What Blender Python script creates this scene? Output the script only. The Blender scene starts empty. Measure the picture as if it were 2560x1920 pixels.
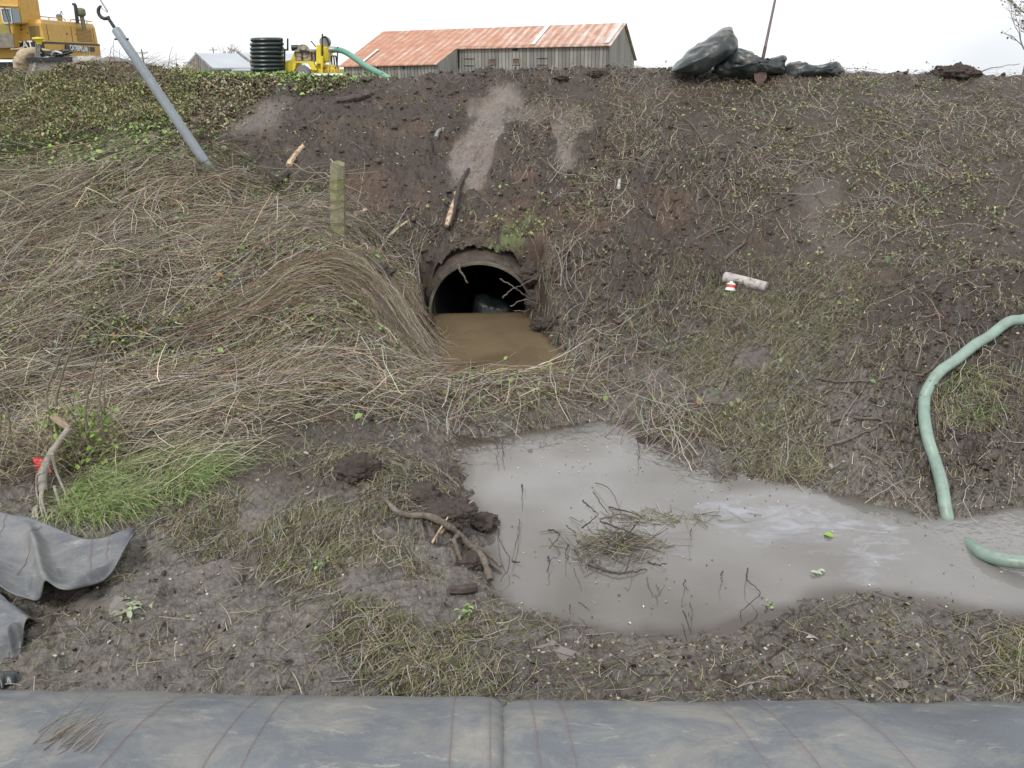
import bpy, math, random
import numpy as np
from mathutils import Vector, Matrix, noise as mnoise
random.seed(7); RS = np.random.RandomState(11)
C = bpy.context.scene.collection
sc = bpy.context.scene
R = math.radians

# ------------------------------------------------------------------ camera
CAMZ = 3.05; PITCH = R(22.7); ROLL = -0.015; FD = 1641.7      # FD: focal length in pixels of a 2212 px wide picture
cam = bpy.data.cameras.new('camera'); camo = bpy.data.objects.new('camera', cam); C.objects.link(camo)
camo.matrix_world = Matrix.Translation((0, 0, CAMZ)) @ Matrix.Rotation(R(90)-PITCH, 4, 'X') @ Matrix.Rotation(ROLL, 4, 'Z')
cam.sensor_width = 36; cam.lens = 36*FD/2212; cam.clip_start = .05; cam.clip_end = 3000
sc.camera = camo
RM = np.array(camo.matrix_world.to_3x3())
# ------------------------------------------------------------------ sky and sun (overcast)
world = bpy.data.worlds.new("World"); sc.world = world; world.use_nodes = True
wn = world.node_tree; wn.nodes.clear()
o_ = wn.nodes.new('ShaderNodeOutputWorld'); b_ = wn.nodes.new('ShaderNodeBackground')
sky = wn.nodes.new('ShaderNodeTexSky'); sky.sky_type = 'NISHITA'; sky.sun_disc = False
SUN_EL, SUN_AZ = R(52), R(205)
sky.sun_elevation = SUN_EL; sky.sun_rotation = SUN_AZ; sky.dust_density = 4; sky.air_density = 1.0
hs = wn.nodes.new('ShaderNodeHueSaturation'); hs.inputs['Saturation'].default_value = .35
mx = wn.nodes.new('ShaderNodeMixRGB'); mx.inputs[0].default_value = .78
tc = wn.nodes.new('ShaderNodeTexCoord'); cn = wn.nodes.new('ShaderNodeTexNoise'); cn.inputs['Scale'].default_value = 1.6; cn.inputs['Detail'].default_value = 4
cr = wn.nodes.new('ShaderNodeValToRGB')
cr.color_ramp.elements[0].position = .30; cr.color_ramp.elements[0].color = (4.9, 5.25, 5.7, 1)
cr.color_ramp.elements[1].position = .65; cr.color_ramp.elements[1].color = (11.2, 11.2, 11.2, 1)
wn.links.new(tc.outputs['Generated'], cn.inputs['Vector']); wn.links.new(cn.outputs['Fac'], cr.inputs['Fac'])
wn.links.new(sky.outputs[0], hs.inputs['Color']); wn.links.new(hs.outputs[0], mx.inputs[1]); wn.links.new(cr.outputs[0], mx.inputs[2])
wn.links.new(mx.outputs[0], b_.inputs[0]); b_.inputs[1].default_value = .128
wn.links.new(b_.outputs[0], o_.inputs[0])
sun = bpy.data.lights.new('sun', 'SUN'); sun.energy = 1.5; sun.angle = R(10); sun.color = (1, .97, .93)
so = bpy.data.objects.new('sun', sun); C.objects.link(so)
so.rotation_euler = (R(90)-SUN_EL, 0, math.pi-SUN_AZ)
sc.view_settings.view_transform = 'Standard'; sc.view_settings.look = 'None'
sc.view_settings.exposure = 0.42; sc.view_settings.gamma = 1
sc.cycles.max_bounces = 6; sc.cycles.diffuse_bounces = 3

# ------------------------------------------------------------------ projection helpers
def ray(u, v):
    d = np.array([(u-1106)/FD, -(v-829.5)/FD, -1.0]); return RM @ d
def P(u, v, d=None, z=None):
    r = ray(u, v); t = d/r[1] if d is not None else (z-CAMZ)/r[2]
    return np.array([r[0]*t, r[1]*t, CAMZ+r[2]*t])
def PPl(u, v, p0, n):
    r = ray(u, v); o = np.array([0, 0, CAMZ]); t = np.dot(np.array(p0)-o, n)/np.dot(r, n); return o+r*t
def UV(x, y, z):
    q = RM.T @ np.stack([np.ravel(x), np.ravel(y), np.ravel(z)-CAMZ])
    w = np.maximum(-q[2], .05)
    return (q[0]/w*FD+1106).reshape(np.shape(x)), (-q[1]/w*FD+829.5).reshape(np.shape(x))

# ------------------------------------------------------------------ noise
def h2(ix, iy, s):
    with np.errstate(over='ignore'):
        n = (ix.astype(np.int64).astype(np.uint64)*np.uint64(374761393)+iy.astype(np.int64).astype(np.uint64)*np.uint64(668265263)+np.uint64(s*974634777+12345)) & np.uint64(0xffffffff)
        n = ((n ^ (n >> np.uint64(13)))*np.uint64(1274126177)) & np.uint64(0xffffffff)
        n = ((n ^ (n >> np.uint64(15)))*np.uint64(2246822519)) & np.uint64(0xffffffff)
        return ((n ^ (n >> np.uint64(16))).astype(np.float64))/4294967295.0
def vn(x, y, f, s=0):
    x = np.asarray(x, float)*f+s*17.31; y = np.asarray(y, float)*f-s*9.77
    ix = np.floor(x); iy = np.floor(y); fx = x-ix; fy = y-iy
    fx = fx*fx*fx*(fx*(fx*6-15)+10); fy = fy*fy*fy*(fy*(fy*6-15)+10)
    a = h2(ix, iy, s); b = h2(ix+1, iy, s); c = h2(ix, iy+1, s); d = h2(ix+1, iy+1, s)
    return ((a+(b-a)*fx)*(1-fy)+(c+(d-c)*fx)*fy)*2-1
def fbm(x, y, f, o=3, s=0, g=.5):
    r = 0; a = 1; t = 0
    for i in range(o):
        cx = .8*x-.6*y if i % 2 else x; cy = .6*x+.8*y if i % 2 else y
        r = r+a*vn(cx, cy, f*2.03**i, s+i); t += a; a *= g
    return r/t
def worley(x, y, f, s=0):
    x = np.asarray(x, float)*f; y = np.asarray(y, float)*f; ix = np.floor(x); iy = np.floor(y)
    best = np.full(np.shape(x), 9.0); idv = np.zeros(np.shape(x))
    for dx in (-1, 0, 1):
        for dy in (-1, 0, 1):
            cx = ix+dx; cy = iy+dy
            px = cx+h2(cx, cy, s); py = cy+h2(cx, cy, s+5)
            d = (x-px)**2+(y-py)**2; m = d < best
            best = np.where(m, d, best); idv = np.where(m, h2(cx, cy, s+9), idv)
    return np.sqrt(best), idv
def sstep(a, b, x):
    t = np.clip((x-a)/(b-a), 0, 1); return t*t*(3-2*t)
def blob(u, v, cu, cv, ru, rv, ang=0, soft=.5):
    a = R(ang); du = u-cu; dv = v-cv
    p = (du*math.cos(a)+dv*math.sin(a))/ru; q = (-du*math.sin(a)+dv*math.cos(a))/rv
    return 1-sstep(1-soft, 1+soft, np.sqrt(p*p+q*q))

# ------------------------------------------------------------------ terrain
CX, _, CZ0 = P(1037, 563, d=9.6); CR = .66; MOUTH = 9.58; CZC = CZ0-CR
cp = []
for t in [(0,196,14),(250,182,14),(450,190,14),(700,184,14),(900,176,13.8),(1100,168,13.6),(1350,168,13.3),(1600,170,13.0),(1900,174,12.8),(2212,178,12.5),
    (1000,300,12),(1000,430,10.7),(1037,535,9.8),(700,300,12),(600,420,10.6),(725,520,9.4),(450,280,12.3),(455,368,10.8),
    (1300,300,11.8),(1300,450,10.2),(1250,560,9.3),(1200,660,8.9),(880,620,9.3),(1600,300,11.2),(1600,450,9.6),(1600,600,8.6),(1500,750,7.6),(1400,870,6.55),
    (1900,300,10.7),(1900,450,9.2),(1900,620,7.4),(1900,800,6.0),(1900,950,5.4),(2200,300,10.4),(2200,450,8.8),(2200,620,7.0),(2200,800,5.9),(2200,960,5.3),
    (1650,800,6.7),(1650,950,5.75),(0,320,11.5),(200,290,12.5),(0,450,10),(300,450,9.8),(0,600,8.6),(300,600,8.4),(550,560,8.7),(700,575,8.45),(850,700,7.9),(900,790,7.3),
    (550,750,7.4),(750,690,7.6),(0,750,7.3),(300,750,7.3),(0,900,6.0),(300,900,6.0),(600,900,6.0),(850,900,6.15),(1000,870,6.5),(1120,870,6.5),(1200,850,6.7),
    (0,1050,4.8),(300,1050,4.85),(600,1050,4.8),(850,1020,4.95),(0,1200,4.05),(300,1200,4.05),(600,1200,4.05),(900,1250,3.85),(0,1400,3.15),(300,1400,3.15),(700,1400,3.15),(1000,1400,3.2),
    (300,1500,2.85),(1060,1520,2.8),(1500,1480,2.9),(1600,1430,3.15),(2000,1400,3.25),(2200,1450,3.05),(950,1150,4.3),(760,1010,4.95)]:
    cp.append(P(t[0], t[1], d=t[2]))
for t in [(960,955),(990,1000),(985,1060),(1040,1130),(1060,1230),(1120,1320),(1180,1345),(1380,1378),(1600,1362),(1700,1322),(1950,1292),(2100,1330),(2212,1345),
    (1290,905),(1400,957),(1560,1030),(1800,1062),(2030,1118),(2130,1105),(2212,1090),(1180,925),(1080,935)]:
    cp.append(P(t[0], t[1], z=0.0))
for t in [(1500,1150),(1700,1200),(1200,1100),(1300,1000),(2100,1220),(1300,1280),(2212,1210),(1150,1180),(1900,1200),(1500,1290)]:
    cp.append(P(t[0], t[1], z=-.16))
cp.append(np.array([0, 2., .25])); cp.append(np.array([-3, 2., .3])); cp.append(np.array([3, 2., .25])); cp.append(np.array([0, .5, .3]))
cp = np.array(cp)
ext = []
for q in cp:
    lim = q[1]*.73
    if q[0] < -lim*.85:
        for k in (2.5, 6, 11): ext.append((q[0]-k, q[1], q[2]))
    if q[0] > lim*.85:
        for k in (2.5, 6, 11): ext.append((q[0]+k, q[1], q[2]))
ctl = np.vstack([cp, ext])
def tps(r2): return .5*r2*np.log(r2+1e-12)
def fit(ctl, lam=2e-3):
    X = ctl[:, :2]; n = len(X)
    K = tps(((X[:, None]-X[None])**2).sum(2))+lam*np.eye(n)
    A = np.zeros((n+3, n+3)); A[:n, :n] = K; A[:n, n] = 1; A[:n, n+1:] = X; A[n, :n] = 1; A[n+1:, :n] = X.T
    return np.linalg.solve(A, np.r_[ctl[:, 2], 0, 0, 0])
wts = fit(ctl)
GX0, GX1, GY0, GY1, GS = -17, 17, 0, 15.6, .1
gx = np.arange(GX0, GX1+GS/2, GS); gy = np.arange(GY0, GY1+GS/2, GS)
mxg, myg = np.meshgrid(gx, gy)
RAST = np.zeros(mxg.shape)
for i, q in enumerate(ctl): RAST += wts[i]*tps((mxg-q[0])**2+(myg-q[1])**2)
RAST += wts[-3]+wts[-2]*mxg+wts[-1]*myg
def rast(x, y):
    fx = np.clip((x-GX0)/GS, 0, RAST.shape[1]-1.001); fy = np.clip((y-GY0)/GS, 0, RAST.shape[0]-1.001)
    i = fx.astype(int); j = fy.astype(int); a = fx-i; b = fy-j
    return (RAST[j, i]*(1-a)+RAST[j, i+1]*a)*(1-b)+(RAST[j+1, i]*(1-a)+RAST[j+1, i+1]*a)*b
def base(x, y):
    x = np.asarray(x, float); y = np.asarray(y, float)
    yc = np.clip(13.7-.12*x, 12.5, 14.2)
    z = rast(x, np.minimum(y, yc))
    mp_ = sstep(0, 1, (-x-1.3-.12*(y-14))/3)           # broad bank top only on the left, where the machines stand
    plat = z+(2.88-.0060*(y-14)-z)*sstep(14.5, 22, y)
    plat = plat+(-.55-plat)*sstep(48, 58, y)
    drop = np.maximum(z-.02*(y-yc)-.42*np.maximum(y-yc-.7, 0), -.55)
    z = np.where(y > yc, drop+(plat-drop)*mp_, z)
    z = z-.036*np.maximum(y-100, 0)
    # culvert channel in front of the mouth
    dx = np.abs(x-CX-.06*(9.6-y))+.16*vn(x, y, 1.6, 15)*sstep(9.4, 8.8, y)-.22*sstep(9.2, 8.2, y)*(x > CX)
    ch = -.10+.62*sstep(.50, 1.25, dx+.10*vn(x, y, 2.2, 5)+.05*vn(x, y, 7, 6))
    ch = ch+3.4*sstep(MOUTH-.02, MOUTH+.75+.2*vn(x, y, 4, 19), y)
    ch = ch+np.maximum(dx-1.2, 0)*2.2+(sstep(7.35, 6.9, y)*.30)+1.9*sstep(MOUTH-1.3+.35*vn(x, y, 3, 17), MOUTH+.15, y)*sstep(CR-.10, CR+.50, dx+.08*vn(x, y, 5, 18))
    m = (y < MOUTH+1.1) & (y > 6.6)
    fade = sstep(6.6, 7.1, y)
    z = np.where(m, z+(np.minimum(z, ch)-z)*fade, z)
    # soil over the pipe
    top = CZC+np.sqrt(np.maximum((CR+.06)**2-(x-CX)**2, 0))+.03
    z = np.where((y > MOUTH) & (y < 13) & (np.abs(x-CX) < CR+.06), np.maximum(z, top), z)
    return z
def masks(u, v, y, x=0):
    m = {}; xw = (u-1106)*.001*y; nz = 34*fbm(xw, y, 1.7, 3, 301); nz2 = 34*fbm(xw, y, 1.7, 3, 305); u = u+nz; v = v+nz2*.6
    near = sstep(15.5, 13.5, y)
    m['clay'] = np.maximum.reduce([blob(u, v, 1040, 300, 125, 50, -62, .16), blob(u, v, 1228, 310, 75, 34, -80, .2)*.9, blob(u, v, 560, 265, 80, 26, -20, .6)*.6,
        blob(u, v, 1150, 250, 60, 18, -10, .6)*.7, blob(u, v, 1790, 490, 120, 45, 70, .7)*.35])*near
    m['mud'] = np.maximum.reduce([sstep(1000, 1130, v), blob(u, v, 1750, 960, 700, 210, 8, .5), blob(u, v, 1020, 850, 350, 140, 0, .5)])*near
    m['loam'] = np.maximum(blob(u, v, 800, 320, 520, 240, 0, .35), blob(u, v, 1250, 500, 420, 260, 30, .4))*near*(1-m['mud'])
    m['mat'] = blob(u, v, 330, 690, 600, 340, 8, .25)*near*sstep(1010, 960, v)
    m['moss'] = np.maximum.reduce([blob(u, v, 1085, 520, 45, 32, 0, .6), blob(u, v, 1130, 505, 30, 20, 0, .7)])*near
    m['clods'] = np.clip(np.maximum.reduce([blob(u, v, 1500, 380, 170, 60, 10, .6), blob(u, v, 2100, 850, 260, 240, 0, .6), blob(u, v, 900, 560, 220, 70, 10, .6),
        blob(u, v, 930, 1090, 120, 60, 10, .5), blob(u, v, 1300, 660, 220, 110, 0, .7), .55*blob(u, v, 1100, 165, 320, 24, 0, .7)]), 0, 1)*near
    return m
def H(x, y, mk=False, fine=True):
    x = np.asarray(x, float); y = np.asarray(y, float)
    b = base(x, y); u, v = UV(x, y, b); m = masks(u, v, y)
    up = sstep(.05, .9, b)
    near = sstep(15.5, 12.5, y)
    a = .35+.65*up
    z = b+a*.055*fbm(x, y, .9, 3, 3)*sstep(60, 40, y)
    rough = np.clip(.45+.55*m['loam']+.7*m['clods']+.25*m['mud']-1.0*m['clay'], .05, 1.4)*(.25+.75*near)
    rid = 1-np.abs(vn(x+.15*vn(x, y, 3, 8), y*1.1, 2.6, 21))
    z = z+rough*.03*(rid-.5)*up+rough*.042*vn(x, y, 5.5, 22)*(.3+.7*up)
    # slump steps running along the bank
    z = z+rough*.035*up*near*sstep(.3, .8, 1-np.abs(vn(x*.5, y*1.6+.3*vn(x, y, 1.3, 4), 1.7, 31)))
    if fine:
        w0, i0 = worley(x+.12*vn(x, y, 2.5, 12), y+.1*vn(x, y, 3, 13), 2.7, 14)
        z = z+up*near*sstep(.9, 1.7, np.hypot(x-CX, (y-MOUTH)*.8))*np.clip(.25+1.1*m['clods']+.25*m['loam'], 0, 1)*(1-.9*m['clay'])*.13*np.sqrt(np.clip(1-w0*1.15, 0, 1))*i0
        w1, i1 = worley(x+.04*vn(x, y, 9, 2), y, 8.0, 3); w2, i2 = worley(x, y, 21, 4)
        cl = np.clip(m['clods']*1.1+.35*m['loam']+.2+.25*fbm(x, y, 1.9, 2, 307), 0, 1)*near*(1-.9*m['clay'])
        z = z+cl*.075*np.sqrt(np.clip(1-w1*1.35, 0, 1))*i1+cl*.034*np.sqrt(np.clip(1-w2*1.3, 0, 1))*i2
        z = z+near*(.35+rough)*(.020*fbm(x, y, 14, 2, 40)+.012*vn(x, y, 42, 43))*(1-.55*m['mud']*sstep(1000, 1200, v))*(1-.85*m['clay'])+near*.004*vn(x, y, 100, 44)*(1-.8*m['clay'])
        if True:   # gouges in smooth mud
            al = .88*x+.47*y; ac = -.47*x+.88*y+.05*vn(x, y, 1.6, 52)          # drag marks left by dozed vegetation
            g = 1-np.abs(vn(al, ac*5, 2.0, 51)); z = z-near*.030*m['mud']*sstep(.80, .98, g)
            z = z+near*m['mud']*(.016*vn(al, ac*6, 1.8, 53)+.007*vn(al, ac*5, 6.5, 54))
            z = z-near*m['mud']*.045*sstep(.25, .6, fbm(x, y, 3.1, 2, 55))
            g = 1-np.abs(vn(x, y, 6.5, 61)); z = z-near*.02*m['clay']*sstep(.93, .99, g)
    # slab edge of the clay
    z = z+.03*m['clay']
    return (z, u, v, m, b) if mk else z
def G(u, v, up=0.0):
    """where the line of sight to a picture point meets the ground"""
    r = ray(u, v); t = np.arange(1.5, 42, .02)/r[1]; x = r[0]*t; y = r[1]*t; z = CAMZ+r[2]*t
    hz = H(x, y); k = np.where(z < hz)[0]
    k = k[0] if len(k) else len(t)-1
    return np.array([x[k], y[k], hz[k]+up])

# ------------------------------------------------------------------ materials
def nt(name):
    m = bpy.data.materials.new(name); m.use_nodes = True; n = m.node_tree
    return m, n, n.nodes['Principled BSDF']
def mat(name, col, rough=.6, metal=0, var=.0, scale=8, bump=0, bscale=60, dirt=None, dscale=3, dcut=.5, spec=.5, attr=False, trans=0, coat=0, dcol=None, obj=True):
    m, n, p = nt(name); N = n.nodes; L = n.links
    tcn = N.new('ShaderNodeTexCoord'); vec = tcn.outputs['Object']
    if attr:
        at = N.new('ShaderNodeAttribute'); at.attribute_name = 'Col'; cur = at.outputs['Color']
    else:
        rg = N.new('ShaderNodeRGB'); rg.outputs[0].default_value = (*col, 1); cur = rg.outputs[0]
    if var:
        no = N.new('ShaderNodeTexNoise'); no.inputs['Scale'].default_value = scale; no.inputs['Detail'].default_value = 6; no.inputs['Roughness'].default_value = .65
        L.new(vec, no.inputs['Vector'])
        mr = N.new('ShaderNodeMapRange'); mr.inputs[3].default_value = 1-var; mr.inputs[4].default_value = 1+var; mr.inputs[1].default_value = .3; mr.inputs[2].default_value = .7
        L.new(no.outputs['Fac'], mr.inputs[0])
        mu = N.new('ShaderNodeMixRGB'); mu.blend_type = 'MULTIPLY'; mu.inputs[0].default_value = 1
        L.new(cur, mu.inputs[1]); L.new(mr.outputs[0], mu.inputs[2]); cur = mu.outputs[0]
    if dirt:
        no = N.new('ShaderNodeTexNoise'); no.inputs['Scale'].default_value = dscale; no.inputs['Detail'].default_value = 9; no.inputs['Roughness'].default_value = .7
        L.new(vec, no.inputs['Vector'])
        mr = N.new('ShaderNodeMapRange'); mr.inputs[1].default_value = dcut; mr.inputs[2].default_value = dcut+.14; mr.clamp = True
        L.new(no.outputs['Fac'], mr.inputs[0])
        mu = N.new('ShaderNodeMixRGB'); L.new(mr.outputs[0], mu.inputs[0]); L.new(cur, mu.inputs[1]); mu.inputs[2].default_value = (*dirt, 1); cur = mu.outputs[0]
    L.new(cur, p.inputs['Base Color'])
    p.inputs['Roughness'].default_value = rough; p.inputs['Metallic'].default_value = metal
    p.inputs['Specular IOR Level'].default_value = spec; p.inputs['Coat Weight'].default_value = coat
    if trans: p.inputs['Transmission Weight'].default_value = trans
    if bump:
        no = N.new('ShaderNodeTexNoise'); no.inputs['Scale'].default_value = bscale; no.inputs['Detail'].default_value = 5
        L.new(vec, no.inputs['Vector']); bp = N.new('ShaderNodeBump'); bp.inputs['Strength'].default_value = bump; bp.inputs['Distance'].default_value = .01
        L.new(no.outputs['Fac'], bp.inputs['Height']); L.new(bp.outputs[0], p.inputs['Normal'])
    return m

# ------------------------------------------------------------------ mesh helpers
def npmesh(name, V, F, material, col=None, smooth=False, parent=None):
    """V (n,3); F (m,k) with one k"""
    V = np.ascontiguousarray(V, np.float32); F = np.ascontiguousarray(F, np.int32); k = F.shape[1]
    me = bpy.data.meshes.new(name); me.vertices.add(len(V)); me.vertices.foreach_set('co', V.ravel())
    me.loops.add(F.size); me.loops.foreach_set('vertex_index', F.ravel())
    me.polygons.add(len(F)); me.polygons.foreach_set('loop_start', np.arange(0, F.size, k, dtype=np.int32))
    me.polygons.foreach_set('loop_total', np.full(len(F), k, np.int32))
    if smooth: me.polygons.foreach_set('use_smooth', np.ones(len(F), bool))
    me.update(calc_edges=True)
    if col is not None:
        ca = me.color_attributes.new('Col', 'FLOAT_COLOR', 'POINT')
        cc = np.ones((len(V), 4), np.float32); cc[:, :3] = col; ca.data.foreach_set('color', cc.ravel())
    me.materials.append(material)
    o = bpy.data.objects.new(name, me); C.objects.link(o)
    if parent: o.parent = parent
    return o
def tag(o, label=None, cat=None, group=None, kind=None):
    if label: o['label'] = label
    if cat: o['category'] = cat
    if group: o['group'] = group
    if kind: o['kind'] = kind
    return o
def thing(name, loc, label, cat, group=None):
    o = bpy.data.objects.new(name, None); o.empty_display_size = .2; C.objects.link(o); o.location = tuple(float(a) for a in loc)
    bpy.context.view_layer.update()
    return tag(o, label, cat, group)
class MB:
    def __init__(s): s.v = []; s.f = []
    def add(s, vs, fs):
        k = len(s.v); s.v += [tuple(float(c) for c in a) for a in vs]; s.f += [tuple(i+k for i in f) for f in fs]; return s
    def hexa(s, p):   # 8 corners: bottom 4, top 4
        return s.add(p, [(0, 3, 2, 1), (4, 5, 6, 7), (0, 1, 5, 4), (1, 2, 6, 5), (2, 3, 7, 6), (3, 0, 4, 7)])
    def box(s, c, sz, rz=0, rx=0, ry=0):
        m = Matrix.Rotation(rz, 3, 'Z') @ Matrix.Rotation(ry, 3, 'Y') @ Matrix.Rotation(rx, 3, 'X')
        p = []
        for k in (-.5, .5):
            for i, j in ((-.5, -.5), (.5, -.5), (.5, .5), (-.5, .5)): p.append(Vector(c)+m @ Vector((i*sz[0], j*sz[1], k*sz[2])))
        return s.hexa(p)
    def prism(s, pts, off):   # planar outline pushed along off
        n = len(pts); a = [Vector(p) for p in pts]; b = [p+Vector(off) for p in a]
        return s.add(a+b, [tuple(range(n)), tuple(range(2*n-1, n-1, -1))]+[(i+n, (i+1) % n+n, (i+1) % n, i) for i in range(n)])
    def tube(s, pts, r, n=8, cap=True, flat=1.0):
        pts = [Vector(p) for p in pts]; m = len(pts)
        if not hasattr(r, '__len__'): r = [r]*m
        t0 = (pts[1]-pts[0]).normalized(); up = Vector((0, 0, 1)) if abs(t0.z) < .9 else Vector((1, 0, 0))
        a = t0.cross(up).normalized(); vs = []
        for i, p in enumerate(pts):
            t = (pts[min(i+1, m-1)]-pts[max(i-1, 0)]).normalized()
            a = (a-t*a.dot(t)).normalized(); b = t.cross(a)
            for k in range(n):
                w = 2*math.pi*k/n; vs.append(p+(a*math.cos(w)+b*math.sin(w)*flat)*r[i])
        fs = [(i*n+k, i*n+(k+1) % n, (i+1)*n+(k+1) % n, (i+1)*n+k) for i in range(m-1) for k in range(n)]
        if cap: fs += [tuple(range(n-1, -1, -1)), tuple((m-1)*n+k for k in range(n))]
        return s.add(vs, fs)
    def lathe(s, c, prof, n=20, ax='Z'):
        vs = []
        for (r, h) in prof:
            for k in range(n):
                w = 2*math.pi*k/n
                q = {'Z': (r*math.cos(w), r*math.sin(w), h), 'Y': (r*math.cos(w), h, r*math.sin(w)), 'X': (h, r*math.cos(w), r*math.sin(w))}[ax]
                vs.append(Vector(c)+Vector(q))
        m = len(prof)
        fs = [(i*n+k, i*n+(k+1) % n, (i+1)*n+(k+1) % n, (i+1)*n+k) for i in range(m-1) for k in range(n)]
        fs += [tuple(range(n-1, -1, -1)), tuple((m-1)*n+k for k in range(n))]
        return s.add(vs, fs)
    def build(s, name, m, parent=None, smooth=False, bevel=0):
        me = bpy.data.meshes.new(name); me.from_pydata(s.v, [], s.f); me.update()
        import bmesh
        bm = bmesh.new(); bm.from_mesh(me); bmesh.ops.recalc_face_normals(bm, faces=bm.faces)
        if bevel: bmesh.ops.bevel(bm, geom=[e for e in bm.edges if len(e.link_faces) == 2 and e.calc_face_angle(0) > .5], offset=bevel, segments=2, affect='EDGES', clamp_overlap=True)
        bm.to_mesh(me); bm.free()
        if smooth:
            for p in me.polygons: p.use_smooth = True
            try: me.set_sharp_from_angle(angle=R(40))
            except Exception: pass
        me.materials.append(m); o = bpy.data.objects.new(name, me); C.objects.link(o)
        if parent:
            o.parent = parent; o.matrix_parent_inverse = parent.matrix_world.inverted()
        return o
def spline(pts, n=8):
    pts = [np.array(p, float) for p in pts]; q = [2*pts[0]-pts[1]]+pts+[2*pts[-1]-pts[-2]]; out = []
    for i in range(1, len(q)-2):
        for k in range(n):
            t = k/n; a, b, c, d = q[i-1:i+3]
            out.append(.5*((2*b)+(-a+c)*t+(2*a-5*b+4*c-d)*t*t+(-a+3*b-3*c+d)*t**3))
    out.append(pts[-1]); return out
def text(name, s, size, origin, xd, yd, m, parent, ext=.004, sx=1.0):
    cu = bpy.data.curves.new(name, 'FONT'); cu.body = s; cu.size = size; cu.extrude = ext; cu.offset = size*.02
    t = bpy.data.objects.new(name, cu); C.objects.link(t); bpy.context.view_layer.update()
    me = bpy.data.meshes.new_from_object(t); bpy.data.objects.remove(t)
    xd = Vector(xd).normalized(); yd = Vector(yd).normalized(); zd = xd.cross(yd).normalized()
    M = Matrix((xd*sx, yd, zd)).transposed()
    for v in me.vertices: v.co = Vector(origin)+M @ v.co
    me.materials.clear(); me.materials.append(m); o = bpy.data.objects.new(name, me); C.objects.link(o)
    o.parent = parent; o.matrix_parent_inverse = parent.matrix_world.inverted()
    return o
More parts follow.
